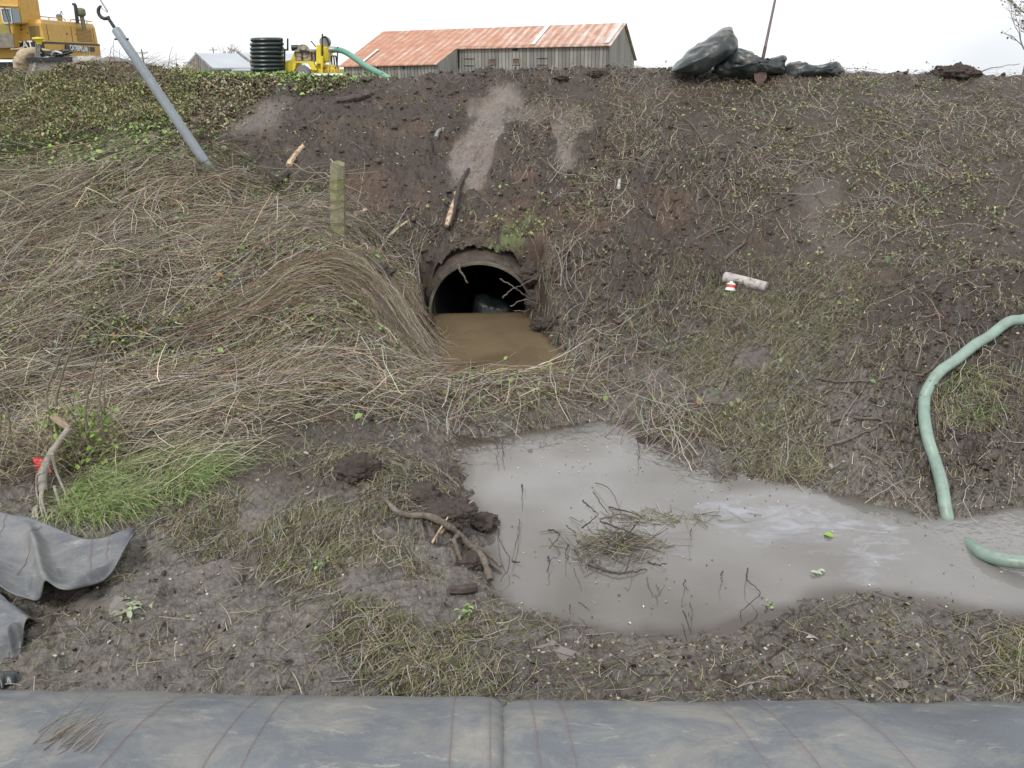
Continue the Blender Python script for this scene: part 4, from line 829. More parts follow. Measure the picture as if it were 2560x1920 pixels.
# --- wood and branches on the bank
k2 = lambda x, y: (604.8+.2735*x, 216+.2735*y)
def wood(name, pts, r, m, label, cat, up=None, **k): return stick(name, gp(pts, r*.6 if up is None else up), r, m, label, cat, **k)
t0_ = gp([k2(1330, 1030), k2(1375, 880), k2(1405, 740), k2(1450, 650), k2(1492, 575)], .05)
t = thing('splintered_branch', t0_[0], 'splintered branch showing pale wood, leaning up the bank above the culvert', 'branch')
MB().tube(spline(t0_, 6), [.045]*6+[.05]*6+[.035]*6+[.025]*7, 9).build('bark_side', m_dbark, t, smooth=True)
MB().tube([p+np.array([-.02, -.035, .012]) for p in spline(t0_[:3], 4)], [.03, .036, .034, .036, .028, .02, .016, .022, .01], 8).build('split_face', m_pale, t, smooth=True)
wood('split_log', [k2(72, 530), k2(120, 460), k2(190, 375)], .038, m_pale, 'pale yellow split log on the brown slope left of the post', 'log', taper=.9, wig=.004)
wood('wood_chunk', [k2(600, 915), k2(645, 900), k2(690, 885)], .032, m_pale, 'pale wood chunk lying right of the fence post', 'wood chunk', taper=.7, wig=.004)
wood('root_branch', [k2(850, 1100), k2(930, 1030), k2(1000, 970), k2(1055, 940)], .012, m_pale, 'thin pale broken root between the post and the culvert', 'root', taper=1.6, wig=.003)
wood('dark_log', [(728, 224), (760, 219), (798, 211)], .06, m_dbark, 'dark wet log lying across the top of the brown slope', 'log', wig=.004, taper=.8)
wood('dark_log', [(585, 402), (605, 395), (622, 386)], .09, m_dbark, 'dark broken log end left of the fence post', 'log', wig=.004, taper=.6)
wood('stick', [k2(840, 1240), k2(885, 1160), k2(930, 1090)], .016, m_bark, 'straight grey stick above and left of the culvert', 'stick')
wood('stick', [k2(1230, 320), k2(1248, 280), k2(1268, 245)], .035, m_galv, 'short grey stick beside the smooth clay patch', 'stick', taper=.7)
wood('stake', [(1336, 412), (1337, 402), (1338, 390)], .025, mat('bleached_wood', (.42, .43, .4), .8), 'short bleached stake end on the dark slope right of the clay', 'stake', taper=.8)
wood('stick', [(1563, 565), (1590, 545), (1612, 525)], .018, m_bark, 'straight grey stick on the bank above the pipe offcut', 'stick', wig=.002)
BR = [([(1610, 235), (1625, 205), (1640, 172)], .016, 'pale stick leaning down below the shovel'), ([(1525, 520), (1560, 500), (1640, 470), (1730, 440)], .010, 'long thin branch sloping across the middle of the right bank'),
 ([(1720, 350), (1755, 370), (1760, 420), (1790, 460)], .010, 'hooked thin branch on the upper right bank'), ([(2175, 455), (2190, 425), (2212, 385)], .014, 'pale cane leaning at the right edge of the bank'),
 ([(1730, 940), (1800, 915), (1870, 915), (1925, 920)], .013, 'long horizontal branch on the matted grass of the right bank'), ([(1740, 970), (1800, 965), (1860, 945), (1905, 920)], .014, 'thick grey branch just above the pool on the right bank'),
 ([(1760, 830), (1830, 832), (1900, 838), (1960, 800)], .010, 'thin branch crossing the green mat on the right bank'), ([(1960, 830), (2010, 805), (2040, 765), (2060, 735)], .012, 'curved branch rising left of the suction hose'),
 ([(1560, 850), (1575, 800), (1588, 765)], .014, 'upright stick leaning on the bank above the pool'), ([(1470, 868), (1530, 880), (1580, 882)], .011, 'crooked stick low on the dark bank right of the debris dam'),
 ([(1790, 270), (1860, 300), (1920, 335)], .012, 'thin stick lying down the upper right slope'), ([(1700, 390), (1770, 345), (1850, 320), (1950, 335)], .009, 'long arched cane on the upper right slope'),
 ([(2000, 420), (2090, 400), (2170, 395)], .010, 'bare branch on the far right slope'), ([(1450, 240), (1500, 280), (1530, 340)], .010, 'curving branch on the slope left of the shovel'),
 ([(2125, 470), (2150, 440), (2160, 380)], .009, 'slender cane on the far right slope near the top'), ([(640, 190), (700, 205), (770, 195)], .008, 'thin root at the top of the brown slope'),
 ([(1865, 590), (1900, 520), (1890, 460)], .009, 'slender looped cane in the middle of the right bank'), ([(2010, 640), (2060, 600), (2140, 590)], .009, 'fine branch on the dark mud of the right bank')]
fixed = []
for pts, r, lab in BR:
    fixed.append(wood('branch', pts, r, m_bark, lab, 'branch', group='branches on the right bank' if pts[0][0] > 1400 else None, up=.025, wig=.006, n=6))
wood('white_root', [(440, 855), (455, 885), (500, 950), (510, 978)], .010, mat('bleached_root', (.42, .39, .33), .8, var=.2), 'bleached root trailing down the left bank', 'root', up=.05, wig=.004)
wood('white_stick', [(265, 823), (300, 829), (350, 836)], .009, m_pale, 'pale broken cane lying on the left mat', 'cane', up=.06)
wood('wood_chunk', [(405, 970), (413, 962), (420, 957)], .02, m_pale, 'small pale wood chip above the green grass tuft', 'wood chip', up=.02)
wood('small_branch', [(548, 790), (600, 770), (630, 758), (645, 740)], .009, m_pale, 'white looping cane on the mat below the combed hump', 'cane', up=.06)

# --- fallen branch at the pool edge
kb = lambda x, y: (777.6+.3906*x, 950.4+.3906*y)
bp_ = [PW(*kb(x, y), up_) for x, y, up_ in [(130, 340, .03), (230, 440, .04), (380, 480, .06), (480, 520, .07), (545, 570, .07), (620, 640, .06), (680, 700, .05), (720, 775, .03)]]
t = thing('fallen_branch', bp_[2], 'forked grey fallen branch lying along the left edge of the pool', 'branch')
k = spline(bp_, 6); n = len(k)
MB().tube(k, [.022*(.6+.5*min(1, i/12))*(1+.10*RS.randn()) for i in range(n)], 10).build('main_limb', m_bark, t, smooth=True)
MB().tube(spline([PW(*kb(600, 625), .06), PW(*kb(690, 660), .05), PW(*kb(780, 698), .03)], 5), [.016]*8+[.015, .014, .011], 9).build('fork', m_bark, t, smooth=True)
MB().tube([PW(*kb(545, 575), .07), PW(*kb(520, 600), .05), PW(*kb(560, 690), .03)], [.02, .016, .012], 8).build('side_shoot', m_bark, t, smooth=True)
wood('log_stub', [kb(505, 855), kb(560, 850), kb(640, 850)], .034, m_dbark, 'cut brown log stub poking from chopped grass below the fallen branch', 'log', up=.025, taper=.9)
stick('pale_root', [PW(*kb(450, 560), .03), PW(*kb(540, 480), .09), PW(*kb(628, 405), .10)], .009, m_pale, 'pale peeled stick crossing the peaty clod at the pool edge', 'stick')
stick('pale_root', [PW(*kb(400, 590), .03), PW(*kb(490, 500), .08), PW(*kb(550, 440), .10)], .008, m_pale, 'thinner pale stick behind the fallen branch', 'stick')

# --- sticks standing in the pool
sm = m_dbark
pool = [([(1235, 335), (1320, 410)], .009, 1), ([(1230, 485), (1320, 410)], .008, 1), ([(1325, 440), (1440, 412), (1550, 442)], .011, 0), ([(1240, 692), (1460, 520), (1500, 440)], .009, 0), ([(1175, 610), (1290, 560), (1500, 470), (1590, 480)], .008, 0),
  ([(1250, 690), (1380, 730), (1470, 738), (1590, 712)], .010, 1), ([(1590, 672), (1640, 690), (1695, 685)], .008, 1), ([(1290, 290), (1330, 350), (1380, 410)], .006, 1), ([(1300, 235), (1380, 270), (1430, 370), (1455, 470)], .005, 0), ([(1330, 450), (1440, 490), (1560, 540)], .009, 1),
  ([(1200, 560), (1400, 600), (1560, 630)], .008, 0), ([(1700, 490), (1600, 545), (1440, 600)], .006, 0), ([(1540, 450), (1460, 540), (1300, 620)], .008, 1), ([(1460, 735), (1500, 640), (1520, 560)], .006, 1), ([(1180, 600), (1230, 690)], .006, 1), ([(1380, 370), (1500, 400), (1570, 440)], .006, 1),
  ([(1045, 495), (1103, 520), (1050, 598)], .009, 1), ([(755, 430), (775, 560), (830, 672), (780, 780)], .005, 1), ([(885, 440), (865, 560), (840, 670)], .005, 0), ([(1040, 645), (1050, 680), (1032, 730)], .006, 1), ([(1150, 575), (1142, 660)], .006, 1), ([(895, 245), (900, 305)], .009, 1), ([(845, 670), (883, 674)], .009, 1),
  ([(2145, 710), (2140, 770), (2212, 850), (2110, 945), (2112, 1000)], .005, 1), ([(1800, 770), (1790, 800), (1815, 830)], .005, 1), ([(1160, 910), (1165, 960)], .004, 1), ([(1210, 900), (1270, 940)], .004, 1), ([(2005, 720), (2000, 785)], .005, 1), ([(1830, 490), (1832, 555)], .004, 1), ([(1790, 945), (1825, 1050)], .005, 1), ([(1825, 900), (1835, 1000)], .004, 0), ([(750, 20), (768, 90)], .006, 1), ([(788, 0), (800, 90)], .006, 1), ([(1535, 0), (1540, 120)], .006, 1), ([(1140, 470), (1195, 508)], .005, 1), ([(1640, 800), (1655, 850)], .005, 0)]
plab = {0: 'left upper straight dark stick of the pool tangle', 5: 'long dark bowed stick along the bottom of the pool tangle', 2: 'pale arched stick over the top of the pool tangle', 3: 'long pale diagonal stick through the pool tangle', 8: 'fine pale cane arching above the pool tangle', 16: 'bent dark stick standing left of the pool tangle', 17: 'slender bent twig at the left of the pool', 21: 'short dark stub standing alone near the far left of the pool', 23: 'zigzag twig standing in the near right water', 29: 'small dark twig in the near water right of centre'}
for i, (pts, r, dark) in enumerate(pool):
    zz = [.01+.12*(dark*.3+.7)*math.sin(math.pi*(j+.4)/(len(pts)))*(.6 if i > 15 else 1) for j in range(len(pts))]
    if i == 5: zz = [.01, .02, .02, .01]
    pp = [P(*kb(*q), z=zv) for q, zv in zip(pts, zz)]
    if len(pp) == 2: pp.insert(1, (pp[0]+pp[1])/2+.006*RS.randn(3))
    stick('pool_stick', pp, r*.68+.0008, sm if dark else m_bark, plab.get(i, 'thin wet stick among the tangle in the middle of the pool' if i < 16 else 'thin dark twig standing up out of the still pool water'), 'stick', 'sticks in the pool tangle' if i < 16 else 'twigs standing in the pool', n=6, wig=.003)
c_ = P(*kb(1420, 590), z=.0); n = 360
xy = c_[:2]+RS.randn(n, 2)*np.array([.15, .10]); xy2 = P(*kb(1650, 430), z=0)[:2]+RS.randn(120, 2)*np.array([.22, .05]); xy = np.r_[xy, xy2]; n = len(xy)
Pn = []; az = RS.uniform(0, 6.28, n); L = RS.uniform(.05, .22, n); s = np.linspace(-.5, .5, 5)
hh = np.r_[np.abs(RS.randn(n-120))*.026, np.full(120, .004)]
Pn = np.stack([xy[:, :1]+np.cos(az)[:, None]*L[:, None]*s, xy[:, 1:]+np.sin(az)[:, None]*L[:, None]*s+.03*RS.randn(n, 1)*s**2, .003+hh[:, None]*(1+RS.uniform(-.8, .8, (n, 1))*s*2)], -1)
stuffit(sweep('pool_debris', Pn, RS.uniform(.0015, .0035, n), pick(n, [OLV, GREY, DRK*1.5, PALG], [3, 3, 3, 1]), m_straw), 'soggy grass and stems heaped in the middle of the pool', 'debris')
# bits floating on the pool
n = 260; xs = []; 
while len(xs) < n:
    u, v = RS.uniform(980, 2190), RS.uniform(900, 1360); p = P(u, v, z=.004)
    if RS.uniform() < .15+.7*float(blob(np.array(u), np.array(v), 1500, 1010, 400, 70, 5, .4))+.5*float(blob(np.array(u), np.array(v), 1980, 1330, 180, 40, 0, .5)) and H(p[0], p[1]) < 0: xs.append(p)
xs = np.array(xs)
stuffit(leaves('floating_specks', xs, RS.uniform(.005, .022, n), pick(n, [DRK, GREY, TAN*1.4, OLV], [3, 2, 3, 2]), m_leaf, .06, .5), 'leaf scraps and specks floating on the muddy pool', 'floating litter')
for (x, y, lab) in [((1790), 1157, 'bright green leaf floating right of centre on the pool')]:
    stuff_ = leaves('floating_leaf', np.array([P(x, y, z=.008)]), np.array([.07]), np.array([[.22, .36, .06]]), m_leaf, .05, .8); tag(stuff_, lab, 'leaf')
lo = leaves('pale_leaf_sprig', P(1768, 1238, z=.01)+np.array([[0, 0, 0], [.03, .02, 0], [-.03, .0, .005]]), np.array([.05, .05, .05]), np.array([[.34, .4, .28]]*3), m_leaf, .05, .6); tag(lo, 'pale grey green sprig floating on the near water at the right', 'sprig')
# weeds in the near mud
for (u, v, k, L, lab) in [(285, 1330, 34, .05, 'pale rosette weed in the mud right of the grey flap'), (1010, 1330, 16, .04, 'light green weed leaves at the near left pool corner'), (1660, 1320, 14, .035, 'small green sprig at the near pool edge'), (1080, 835, 22, .06, 'lime green bramble shoot on the debris dam'), (700, 1230, 12, .035, 'small grey green sprig on the foreground mud')]:
    c_ = G(u, v); n = k
    o_ = thing('weed_plant', c_, lab, 'weed', 'small weeds in the mud')
    MB().tube([c_-np.array([0, 0, .01]), c_+np.array([.003, 0, L*.9])], [.003, .0015], 6).build('stem', m_grass2, o_)
    o = leaves('leaves', c_+np.c_[RS.randn(n)*L*.8, RS.randn(n)*L*.8, .01+L*.9*RS.uniform(size=n)], RS.uniform(.6, 1.2, n)*L, pick(n, [np.array([.22, .30, .12]) if L != .05 else np.array([.27, .30, .2])], [1], .2), m_leaf, .4, .6); o.parent = o_; o.matrix_parent_inverse = o_.matrix_world.inverted()

# --- saplings on the left
def sapling(name, label, stems, r, nl, lcol, d, wig=.008):
    r *= 1.15; b = G(*stems[0][0]); t = thing(name, b, label, 'sapling')
    allp = []
    for k, st in enumerate(stems):
        q0 = G(*st[0]); pp = [q0-np.array([0, 0, .03])]+[P(x, y, d=q0[1]+d*(j+1)/len(st)) for j, (x, y) in enumerate(st[1:])]
        sp = spline(pp, 7); sp = [p+wig*RS.randn(3)*.5 for p in sp]; m = len(sp)
        MB().tube(sp, [max(.0022, r*(1-.75*i/m)) for i in range(m)], 7).build('stem', m_sap, t, smooth=True); allp += sp
        for j in range(3):
            q = sp[RS.randint(m//3, m-2)]; e = q+np.array([RS.randn()*.08, RS.randn()*.06, RS.uniform(.05, .2)])
            MB().tube(spline([q, (q+e)/2+.01*RS.randn(3), e], 3), [.0025]*6+[.0012], 5).build('side_twig', m_sap, t, smooth=True)
    if nl:
        low = [p for p in allp if p[2] < b[2]+.42]; k = RS.randint(0, len(low), nl); c_ = np.array([low[i] for i in k])+RS.randn(nl, 3)*np.array([.055, .055, .05])
        o = leaves('leaves', c_, RS.uniform(.016, .05, nl), pick(nl, [lcol, OLV], [3, 1], .2), m_leaf, .6, .75); o.parent = t; o.matrix_parent_inverse = t.matrix_world.inverted()
    return t
m_sap = mat('sapling_bark', (.12, .105, .07), .7, var=.3, scale=30)
LG = np.array([.17, .27, .05])
sapling('sapling', 'slender curved sapling leaning right with leafy base, left foreground', [[(128, 1010), (105, 890), (102, 842), (129, 775), (156, 720), (203, 650), (226, 603)], [(140, 1010), (120, 890), (138, 800), (180, 700), (250, 650), (300, 600), (350, 545)]], .010, 170, LG, .5)
sapling('sapling', 'upright twiggy sapling clump rising from the green grass tuft', [[(225, 1015), (222, 940), (215, 860), (222, 780), (240, 700), (248, 640)], [(200, 1010), (185, 900), (195, 830), (225, 730), (262, 640)], [(245, 1010), (225, 900), (228, 830)], [(185, 1015), (170, 930), (150, 860)]], .009, 330, LG, .45)
sapling('sapling', 'thin bare sapling stem at the left edge of the photo', [[(10, 1010), (24, 966), (16, 891), (6, 844)], [(2, 1010), (-4, 960), (2, 900)]], .013, 6, LG, .2)
# tall bare weeds on the upper left skyline
for i, (u, v0, v1) in enumerate([(237, 170, 88), (268, 180, 108), (245, 150, 100), (300, 170, 118), (372, 180, 100), (378, 175, 116), (430, 180, 118), (220, 180, 130), (540, 165, 118)]):
    b0_ = P(u, v0, d=13.6); b0_[2] = H(b0_[0], b0_[1]); e = P(u+RS.randn()*6, v1, d=13.6)
    tag(stick('dry_stem', [b0_, (b0_+e)/2+.05*RS.randn(3), e], .008, m_sap, '', 'stem', wig=.008, n=5, taper=.4), 'tall dry bare weed stem standing against the sky on the upper left bank', 'weed stem', 'bare stems on the left skyline')
# peeled broken branch in front of the saplings
bk = lambda x, y: (.2344*x, 820.8+.2344*y)
t = thing('broken_branch', G(110, 1150), 'grey broken branch with peeled top drooping over the left mud', 'branch')
m_grey = mat('grey_bark', (.26, .235, .20), .8, var=.25, scale=14, bump=.4)
dd = 4.72
MB().tube(spline([P(*bk(640, 440), d=dd+.3), P(*bk(530, 590), d=dd+.25), P(*bk(440, 740), d=dd+.2), P(*bk(392, 870), d=dd+.1), P(*bk(398, 1030), d=dd)], 6), [.022]*8+[.028]*8+[.03]*9, 10).build('limb', m_grey, t, smooth=True)
MB().tube(spline([P(*bk(480, 330), d=dd+.36), P(*bk(560, 390), d=dd+.33), P(*bk(640, 450), d=dd+.3)], 4), [.02, .03, .026, .03, .028, .03, .026, .022, .02], 7).build('split_top', mat('peeled_wood', (.24, .185, .125), .85, var=.3, scale=30), t, smooth=True)
for a in [[(398, 1000), (385, 1100), (430, 1250), (500, 1430)], [(380, 1010), (370, 1120), (400, 1280), (425, 1440)], [(405, 850), (345, 880), (335, 1000), (350, 1100)], [(350, 1160), (310, 1200), (320, 1320), (350, 1410)], [(480, 680), (520, 850), (620, 1080), (720, 1340)], [(440, 1200), (530, 1220), (600, 1300), (655, 1470)], [(500, 980), (540, 1120), (590, 1260)], [(330, 1180), (345, 1300), (360, 1360)]]:
    MB().tube(spline([P(*bk(x, y), d=dd-.48*max(0, (y-1000)/450)-.0) for x, y in a], 5), [.011-.0004*i for i in range(len(a)*5-4)], 7).build('twig', m_grey, t, smooth=True)
o = pillow('plastic_scrap', [bk(*a) for a in [(310, 715), (400, 735), (440, 800), (475, 850), (380, 860), (325, 780)]], 4.98, .03, mat('red_plastic', (.55, .03, .03), .4), amp=.012, f=14)
tag(o, 'bright red plastic scrap caught behind the broken branch', 'plastic scrap')

# --- loose geotextile flap on the left
def sheet(name, top, bot, m, label, folds, n=90, k=50, raise_=.05):
    T = np.array(spline([np.array((a, b, 0)) for a, b in top], 12)); B = np.array(spline([np.array((a, b, 0)) for a, b in bot], 12))
    def res(Q, s):
        i = s*(len(Q)-1); a = int(min(i, len(Q)-2)); return Q[a]*(1-(i-a))+Q[a+1]*(i-a)
    top_g = np.array([G(*res(T, i/(n-1))[:2]) for i in range(n)]); bot_g = np.array([G(*res(B, i/(n-1))[:2]) for i in range(n)])
    s = np.linspace(0, 1, n)[:, None]; t = np.linspace(0, 1, k)[None]
    for Q_ in (top_g, bot_g):
        for _ in range(30): Q_[1:-1] = .5*Q_[1:-1]+.25*(Q_[:-2]+Q_[2:])
    X = top_g[:, :1]*(1-t)+bot_g[:, :1]*t; Y = top_g[:, 1:2]*(1-t)+bot_g[:, 1:2]*t
    hb = np.maximum(rast(X, Y), .02)
    hb = hb+raise_+folds(s, t, X, Y)
    Z = np.maximum(hb, H(X, Y, fine=False)*0+rast(X, Y)+.012)
    idx = np.arange(n*k).reshape(n, k); F = np.stack([idx[:-1, :-1], idx[:-1, 1:], idx[1:, 1:], idx[1:, :-1]], -1).reshape(-1, 4)
    o = npmesh(name, np.stack([X, Y, Z], -1).reshape(-1, 3), F, m, smooth=True)
    sd = o.modifiers.new('thick', 'SOLIDIFY'); sd.thickness = .006
    return o, (X, Y, Z)
def fold1(s, t, X, Y):
    r = .11*np.exp(-((s-.50-.10*t)/.05)**2)*(1-.3*t)*sstep(0, .3, t)+.09*np.exp(-((s-.30+.05*t)/.06)**2)*t
    r = r+.10*np.exp(-((t-.80+.15*np.sin(s*7))/.10)**2)*sstep(.42, .52, s)*sstep(.95, .8, s)
    r = r-.05*np.exp(-((t-.55)/.16)**2)*sstep(.52, .62, s)*sstep(.9, .8, s)+.05*(1-t)**4+.03*t**6
    return r+.03*fbm(X, Y, 2.2, 2, 201)+.012*vn(X, Y, 6, 203)+.02*sstep(.9, 1, s)
m_geo2 = geo_mat('geotextile_flap', (.125, .135, .150), (.23, .225, .21))
o, g_ = sheet('geotextile_flap', [(-330, 1080), (-180, 1105), (0, 1129), (67, 1148), (131, 1172), (195, 1190), (300, 1186)], [(-330, 1300), (-180, 1310), (0, 1300), (71, 1330), (110, 1332), (165, 1330), (232, 1286), (300, 1188)], m_geo2, '', fold1, raise_=.06)
tag(o, 'loose grey woven geotextile flap with a pointed corner lying on the left mud', 'fabric sheet')
X_, Y_, Z_ = g_
for a, b in [((34, 0), (26, 30)), ((52, 2), (34, 34)), ((76, 0), (72, 30)), ((82, 0), (79, 26))]:
    pp = [(X_[int(a[0]+(b[0]-a[0])*q), int(a[1]+(b[1]-a[1])*q)], Y_[int(a[0]+(b[0]-a[0])*q), int(a[1]+(b[1]-a[1])*q)], Z_[int(a[0]+(b[0]-a[0])*q), int(a[1]+(b[1]-a[1])*q)]+.002) for q in np.linspace(0, 1, 14)]
    MB().tube(pp, .0018, 5).build('marker_thread', m_thread, o, smooth=True)
o, g_ = sheet('fabric_fold', [(-200, 1300), (-60, 1290), (5, 1300), (45, 1330), (82, 1345)], [(-200, 1440), (-60, 1450), (0, 1438), (35, 1425), (54, 1400)], m_geo2, '', lambda s, t, X, Y: .14*np.sin(np.pi*t)*(1-.4*s)+.05*np.sin(t*14+s*5)*sstep(1, .7, s)+.03*fbm(X, Y, 3, 2, 205), raise_=.03)
tag(o, 'dark folded end of grey fabric at the left edge below the flap', 'fabric sheet')
o, g_ = sheet('fabric_fold', [(-200, 1455), (-60, 1450), (0, 1452), (30, 1455), (44, 1460)], [(-200, 1500), (-60, 1502), (0, 1498), (25, 1492), (44, 1478)], m_tarp, '', lambda s, t, X, Y: .07*np.sin(np.pi*t)*(1-.5*s)+.01*vn(X, Y, 8, 2), raise_=.02)
tag(o, 'small black rolled fabric end at the left edge of the near mud', 'fabric sheet')

# --- two filled geotextile bags along the bottom
def bag(name, x0, x1, yc0, yc1, zt0, zt1, label, seamside, sd):
    n = 200; k = 44; V = []; ztf = lambda x: float(np.interp(x, [-4.2, -1.5, XC-.02, XC+.02, .8, 1.6, 4.2], [.87, .855, .74, .735, .722, .66, .64]))
    xs = np.linspace(x0, x1, n)
    for i, x in enumerate(xs):
        f = (x-x0)/(x1-x0); e = (abs(x-x1) if seamside > 0 else abs(x-x0)); en = min(1, e/.09)
        sh = math.sqrt(max(1-(1-en)**2, 0))*.20+.80; sh = sh if e > 1e-6 else .80
        sag = .025*math.sin(x*2.1+sd)+.02*math.sin(x*4.3+sd*2)
        yc = yc0+(yc1-yc0)*f; zt = ztf(x)+sag*.4
        for j in range(k):
            w = 2*math.pi*j/k; cy = math.cos(w); cz = math.sin(w)
            a = .92*sh**.5; b = zt*.5-.02
            wr = .010*(1-abs(float(vn(np.array(x*1.7+j*.12), np.array(j*.5-x*.6), 1.0, sd+11))))**6+.006*vn(np.array(x*3.), np.array(j*.35), 1.0, sd+3)+.010*math.exp(-e/.10)*math.sin(j*2.2)+.004*vn(np.array(x*12.), np.array(j*.6), 1.0, sd+7)
            V.append((x, yc+(a+wr)*math.copysign(abs(cy)**.85, cy), .12+b+(b*sh+float(wr))*math.copysign(abs(cz)**.85, cz)))
    idx = np.arange(n*k).reshape(n, k); F = np.stack([idx[:-1], np.roll(idx, -1, 1)[:-1], np.roll(idx, -1, 1)[1:], idx[1:]], -1).reshape(-1, 4)
    V = np.array(V, float)
    c0 = V[:k].mean(0); c1 = V[-k:].mean(0); V = np.vstack([V, c0, c1])
    mb = MB().add([tuple(v) for v in V], [tuple(f) for f in F]+[(n*k, (j+1) % k, j) for j in range(k)]+[(n*k+1, (n-1)*k+j, (n-1)*k+(j+1) % k) for j in range(k)])
    o = mb.build(name, m_geo, smooth=True); tag(o, label, 'geotextile bag', 'filled geotextile bags across the ditch')
    return o, V[:n*k].reshape(n, k, 3), xs
XC = P(1083, 1545, d=2.1)[0]
bl, VL, xl = bag('geotextile_bag', -4.2, XC+.022, 1.54, 1.54, .955, .865, 'left long grey fabric bag with red threads and a clump of dead stems on it', 1, 1)
br, VR, xr = bag('geotextile_bag', XC-.022, 4.2, 1.54, 1.54, .875, .85, 'right long grey fabric bag, heavily smeared with dried mud', -1, 4)
def thread(Vg, xs, xa, xb, parent):
    pp = []
    for j in range(2, 15):
        f = (j-2)/12; x = xa+(xb-xa)*f**1.2; i = int(np.clip(np.searchsorted(xs, x), 1, len(xs)-1)); w = (x-xs[i-1])/(xs[i]-xs[i-1])
        p = Vg[i-1, j]*(1-w)+Vg[i, j]*w; pp.append((p[0], p[1]+.002, p[2]+.004))
    MB().tube(spline(pp, 3), .0011, 5).build('marker_thread', m_thread, parent, smooth=True)
def ux(u): return P(u, 1600, d=2.0)[0]
for a, b in [(330, 215), (500, 430), (560, 525), (962, 985), (1048, 1072)]: thread(VL, xl, ux(a), ux(b), bl)
for a, b in [(1145, 1190), (1215, 1275), (1590, 1730), (1700, 1830), (1880, 2060)]: thread(VR, xr, ux(a), ux(b), br)
def on_bag(u, v, Vg):
    r = ray(u, v); pts = Vg.reshape(-1, 3); o_ = np.array([0, 0, CAMZ]); d = r/np.linalg.norm(r); w = pts-o_; dist = np.linalg.norm(w-np.outer(w@d, d), axis=1)
    dist[pts[:, 2] < .5] = 9; c_ = pts[np.argmin(dist)]; return c_
c_ = on_bag(165, 1595, VL); n = 34; az = 1.0+.35*RS.randn(n); L = RS.uniform(.06, .20, n); s = np.linspace(-.5, .5, 5)
Pn = np.stack([c_[0]+.05*RS.randn(n, 1)+np.cos(az)[:, None]*L[:, None]*s, c_[1]+.06*RS.randn(n, 1)+np.sin(az)[:, None]*L[:, None]*s, c_[2]+.006+.004*np.abs(RS.randn(n, 1))+.002*RS.randn(n, 5)], -1)
o = sweep('dead_stems', Pn, RS.uniform(.001, .0025, n), pick(n, [TAN*.6, OLV, BRN], [2, 2, 3]), m_straw); tag(o, 'small clump of dead stems lying on the left grey bag', 'dead stems', kind='stuff')
# ================================================================== MACHINES ON THE PLATEAU
m_yel = mat('excavator_yellow', (.52, .305, .062), .45, var=.12, scale=4, dirt=(.25, .17, .07), dscale=3, dcut=.62)
m_yel2 = mat('pump_yellow', (.66, .53, .035), .42, var=.10, scale=6, dirt=(.3, .24, .06), dscale=5, dcut=.62)
m_black = mat('black_paint', (.016, .016, .018), .45)
m_glass = mat('window_glass', (.12, .16, .17), .08, spec=.8)
m_wht = mat('white_letters', (.75, .75, .75), .5)
m_vent = mat('vent_mesh', (.20, .125, .035), .6, var=.2, scale=40)
m_beige = mat('engine_beige', (.36, .30, .20), .6, var=.3, scale=10, dirt=(.08, .07, .06), dscale=8, dcut=.5)
m_burlap = mat('burlap', (.36, .285, .19), .9, var=.2, scale=12, bump=.4)
m_conc = mat('pale_concrete', (.50, .48, .45), .85, var=.2, scale=6, bump=.5)
m_grime = mat('cab_grime', (.19, .17, .13), .7, var=.3, scale=6)
e5 = lambda x, y: (.1172*x, .1172*y)
def quadbox(mb, c, off):
    """solid slab from 4 outline points pushed along off"""
    return mb.prism(c, off)
A0 = P(*e5(760, 430), d=36.0); A1_ = P(*e5(1750, 520), d=40.1)
nR = np.array([A1_[1]-A0[1], -(A1_[0]-A0[0]), 0]); nR /= np.linalg.norm(nR)      # facing camera side
if nR[1] > 0: nR = -nR
nL = np.array([0.0, -1.0, 0])
fr = lambda x, y, o=0: PPl(*e5(x, y), A0+nR*o, nR)
fl = lambda x, y, o=0: PPl(*e5(x, y), A0+nL*o, nL)
ex = thing('excavator', (A0[0], A0[1]+1, 2.76), 'big yellow tracked excavator parked on the bank at the far left', 'excavator')
zt = A0[2]; zb = fr(810, 775)[2]; zc = PPl(*e5(760, 350), A0, nR)[2]
Lp = fl(-330, 435); Rp = A0+(A1_-A0); back = np.array([1.2, 3.4, 0])
def plan(z, ins=0):
    pts = [Lp, A0, Rp, Rp+np.array([-1.6, 2.0, 0]), Lp+np.array([0, 3.2, 0])]; c = np.mean(pts, 0)
    return [np.array([p[0]+(c[0]-p[0])*ins, p[1]+(c[1]-p[1])*ins, z]) for p in pts]
def layered(zs): 
    mb = MB(); vs = []
    for z, i in zs: vs += plan(z, i)
    n = 5; m = len(zs)
    mb.add(vs, [(i*n+k, i*n+(k+1) % n, (i+1)*n+(k+1) % n, (i+1)*n+k) for i in range(m-1) for k in range(n)]+[tuple(range(n-1, -1, -1)), tuple((m-1)*n+k for k in range(n))]); return mb
layered([(zb, 0), (zt, 0), (zc-.02, .03), (zc, .06)]).build('engine_housing', m_yel, ex, bevel=.015)
layered([(zb-.62, .0), (zb-.03, -.03)]).build('counterweight', m_yel, ex, bevel=.02)
layered([(zb-.06, -.034), (zb+.02, -.034)]).build('dark_seam', m_black, ex)
def panel(name, f, pts, m, th=.02, o=.0, nn=None, par=None):
    q = [f(x, y, o) for x, y in pts]; return MB().prism(q, tuple((nR if f is fr else nL)*th)).build(name, m, par or ex)
v1 = panel('vent', fr, [(1400, 525), (1670, 550), (1705, 775), (1435, 755)], m_vent, .02)
v2 = panel('vent', fl, [(530, 485), (715, 475), (750, 750), (570, 760)], m_vent, .02)
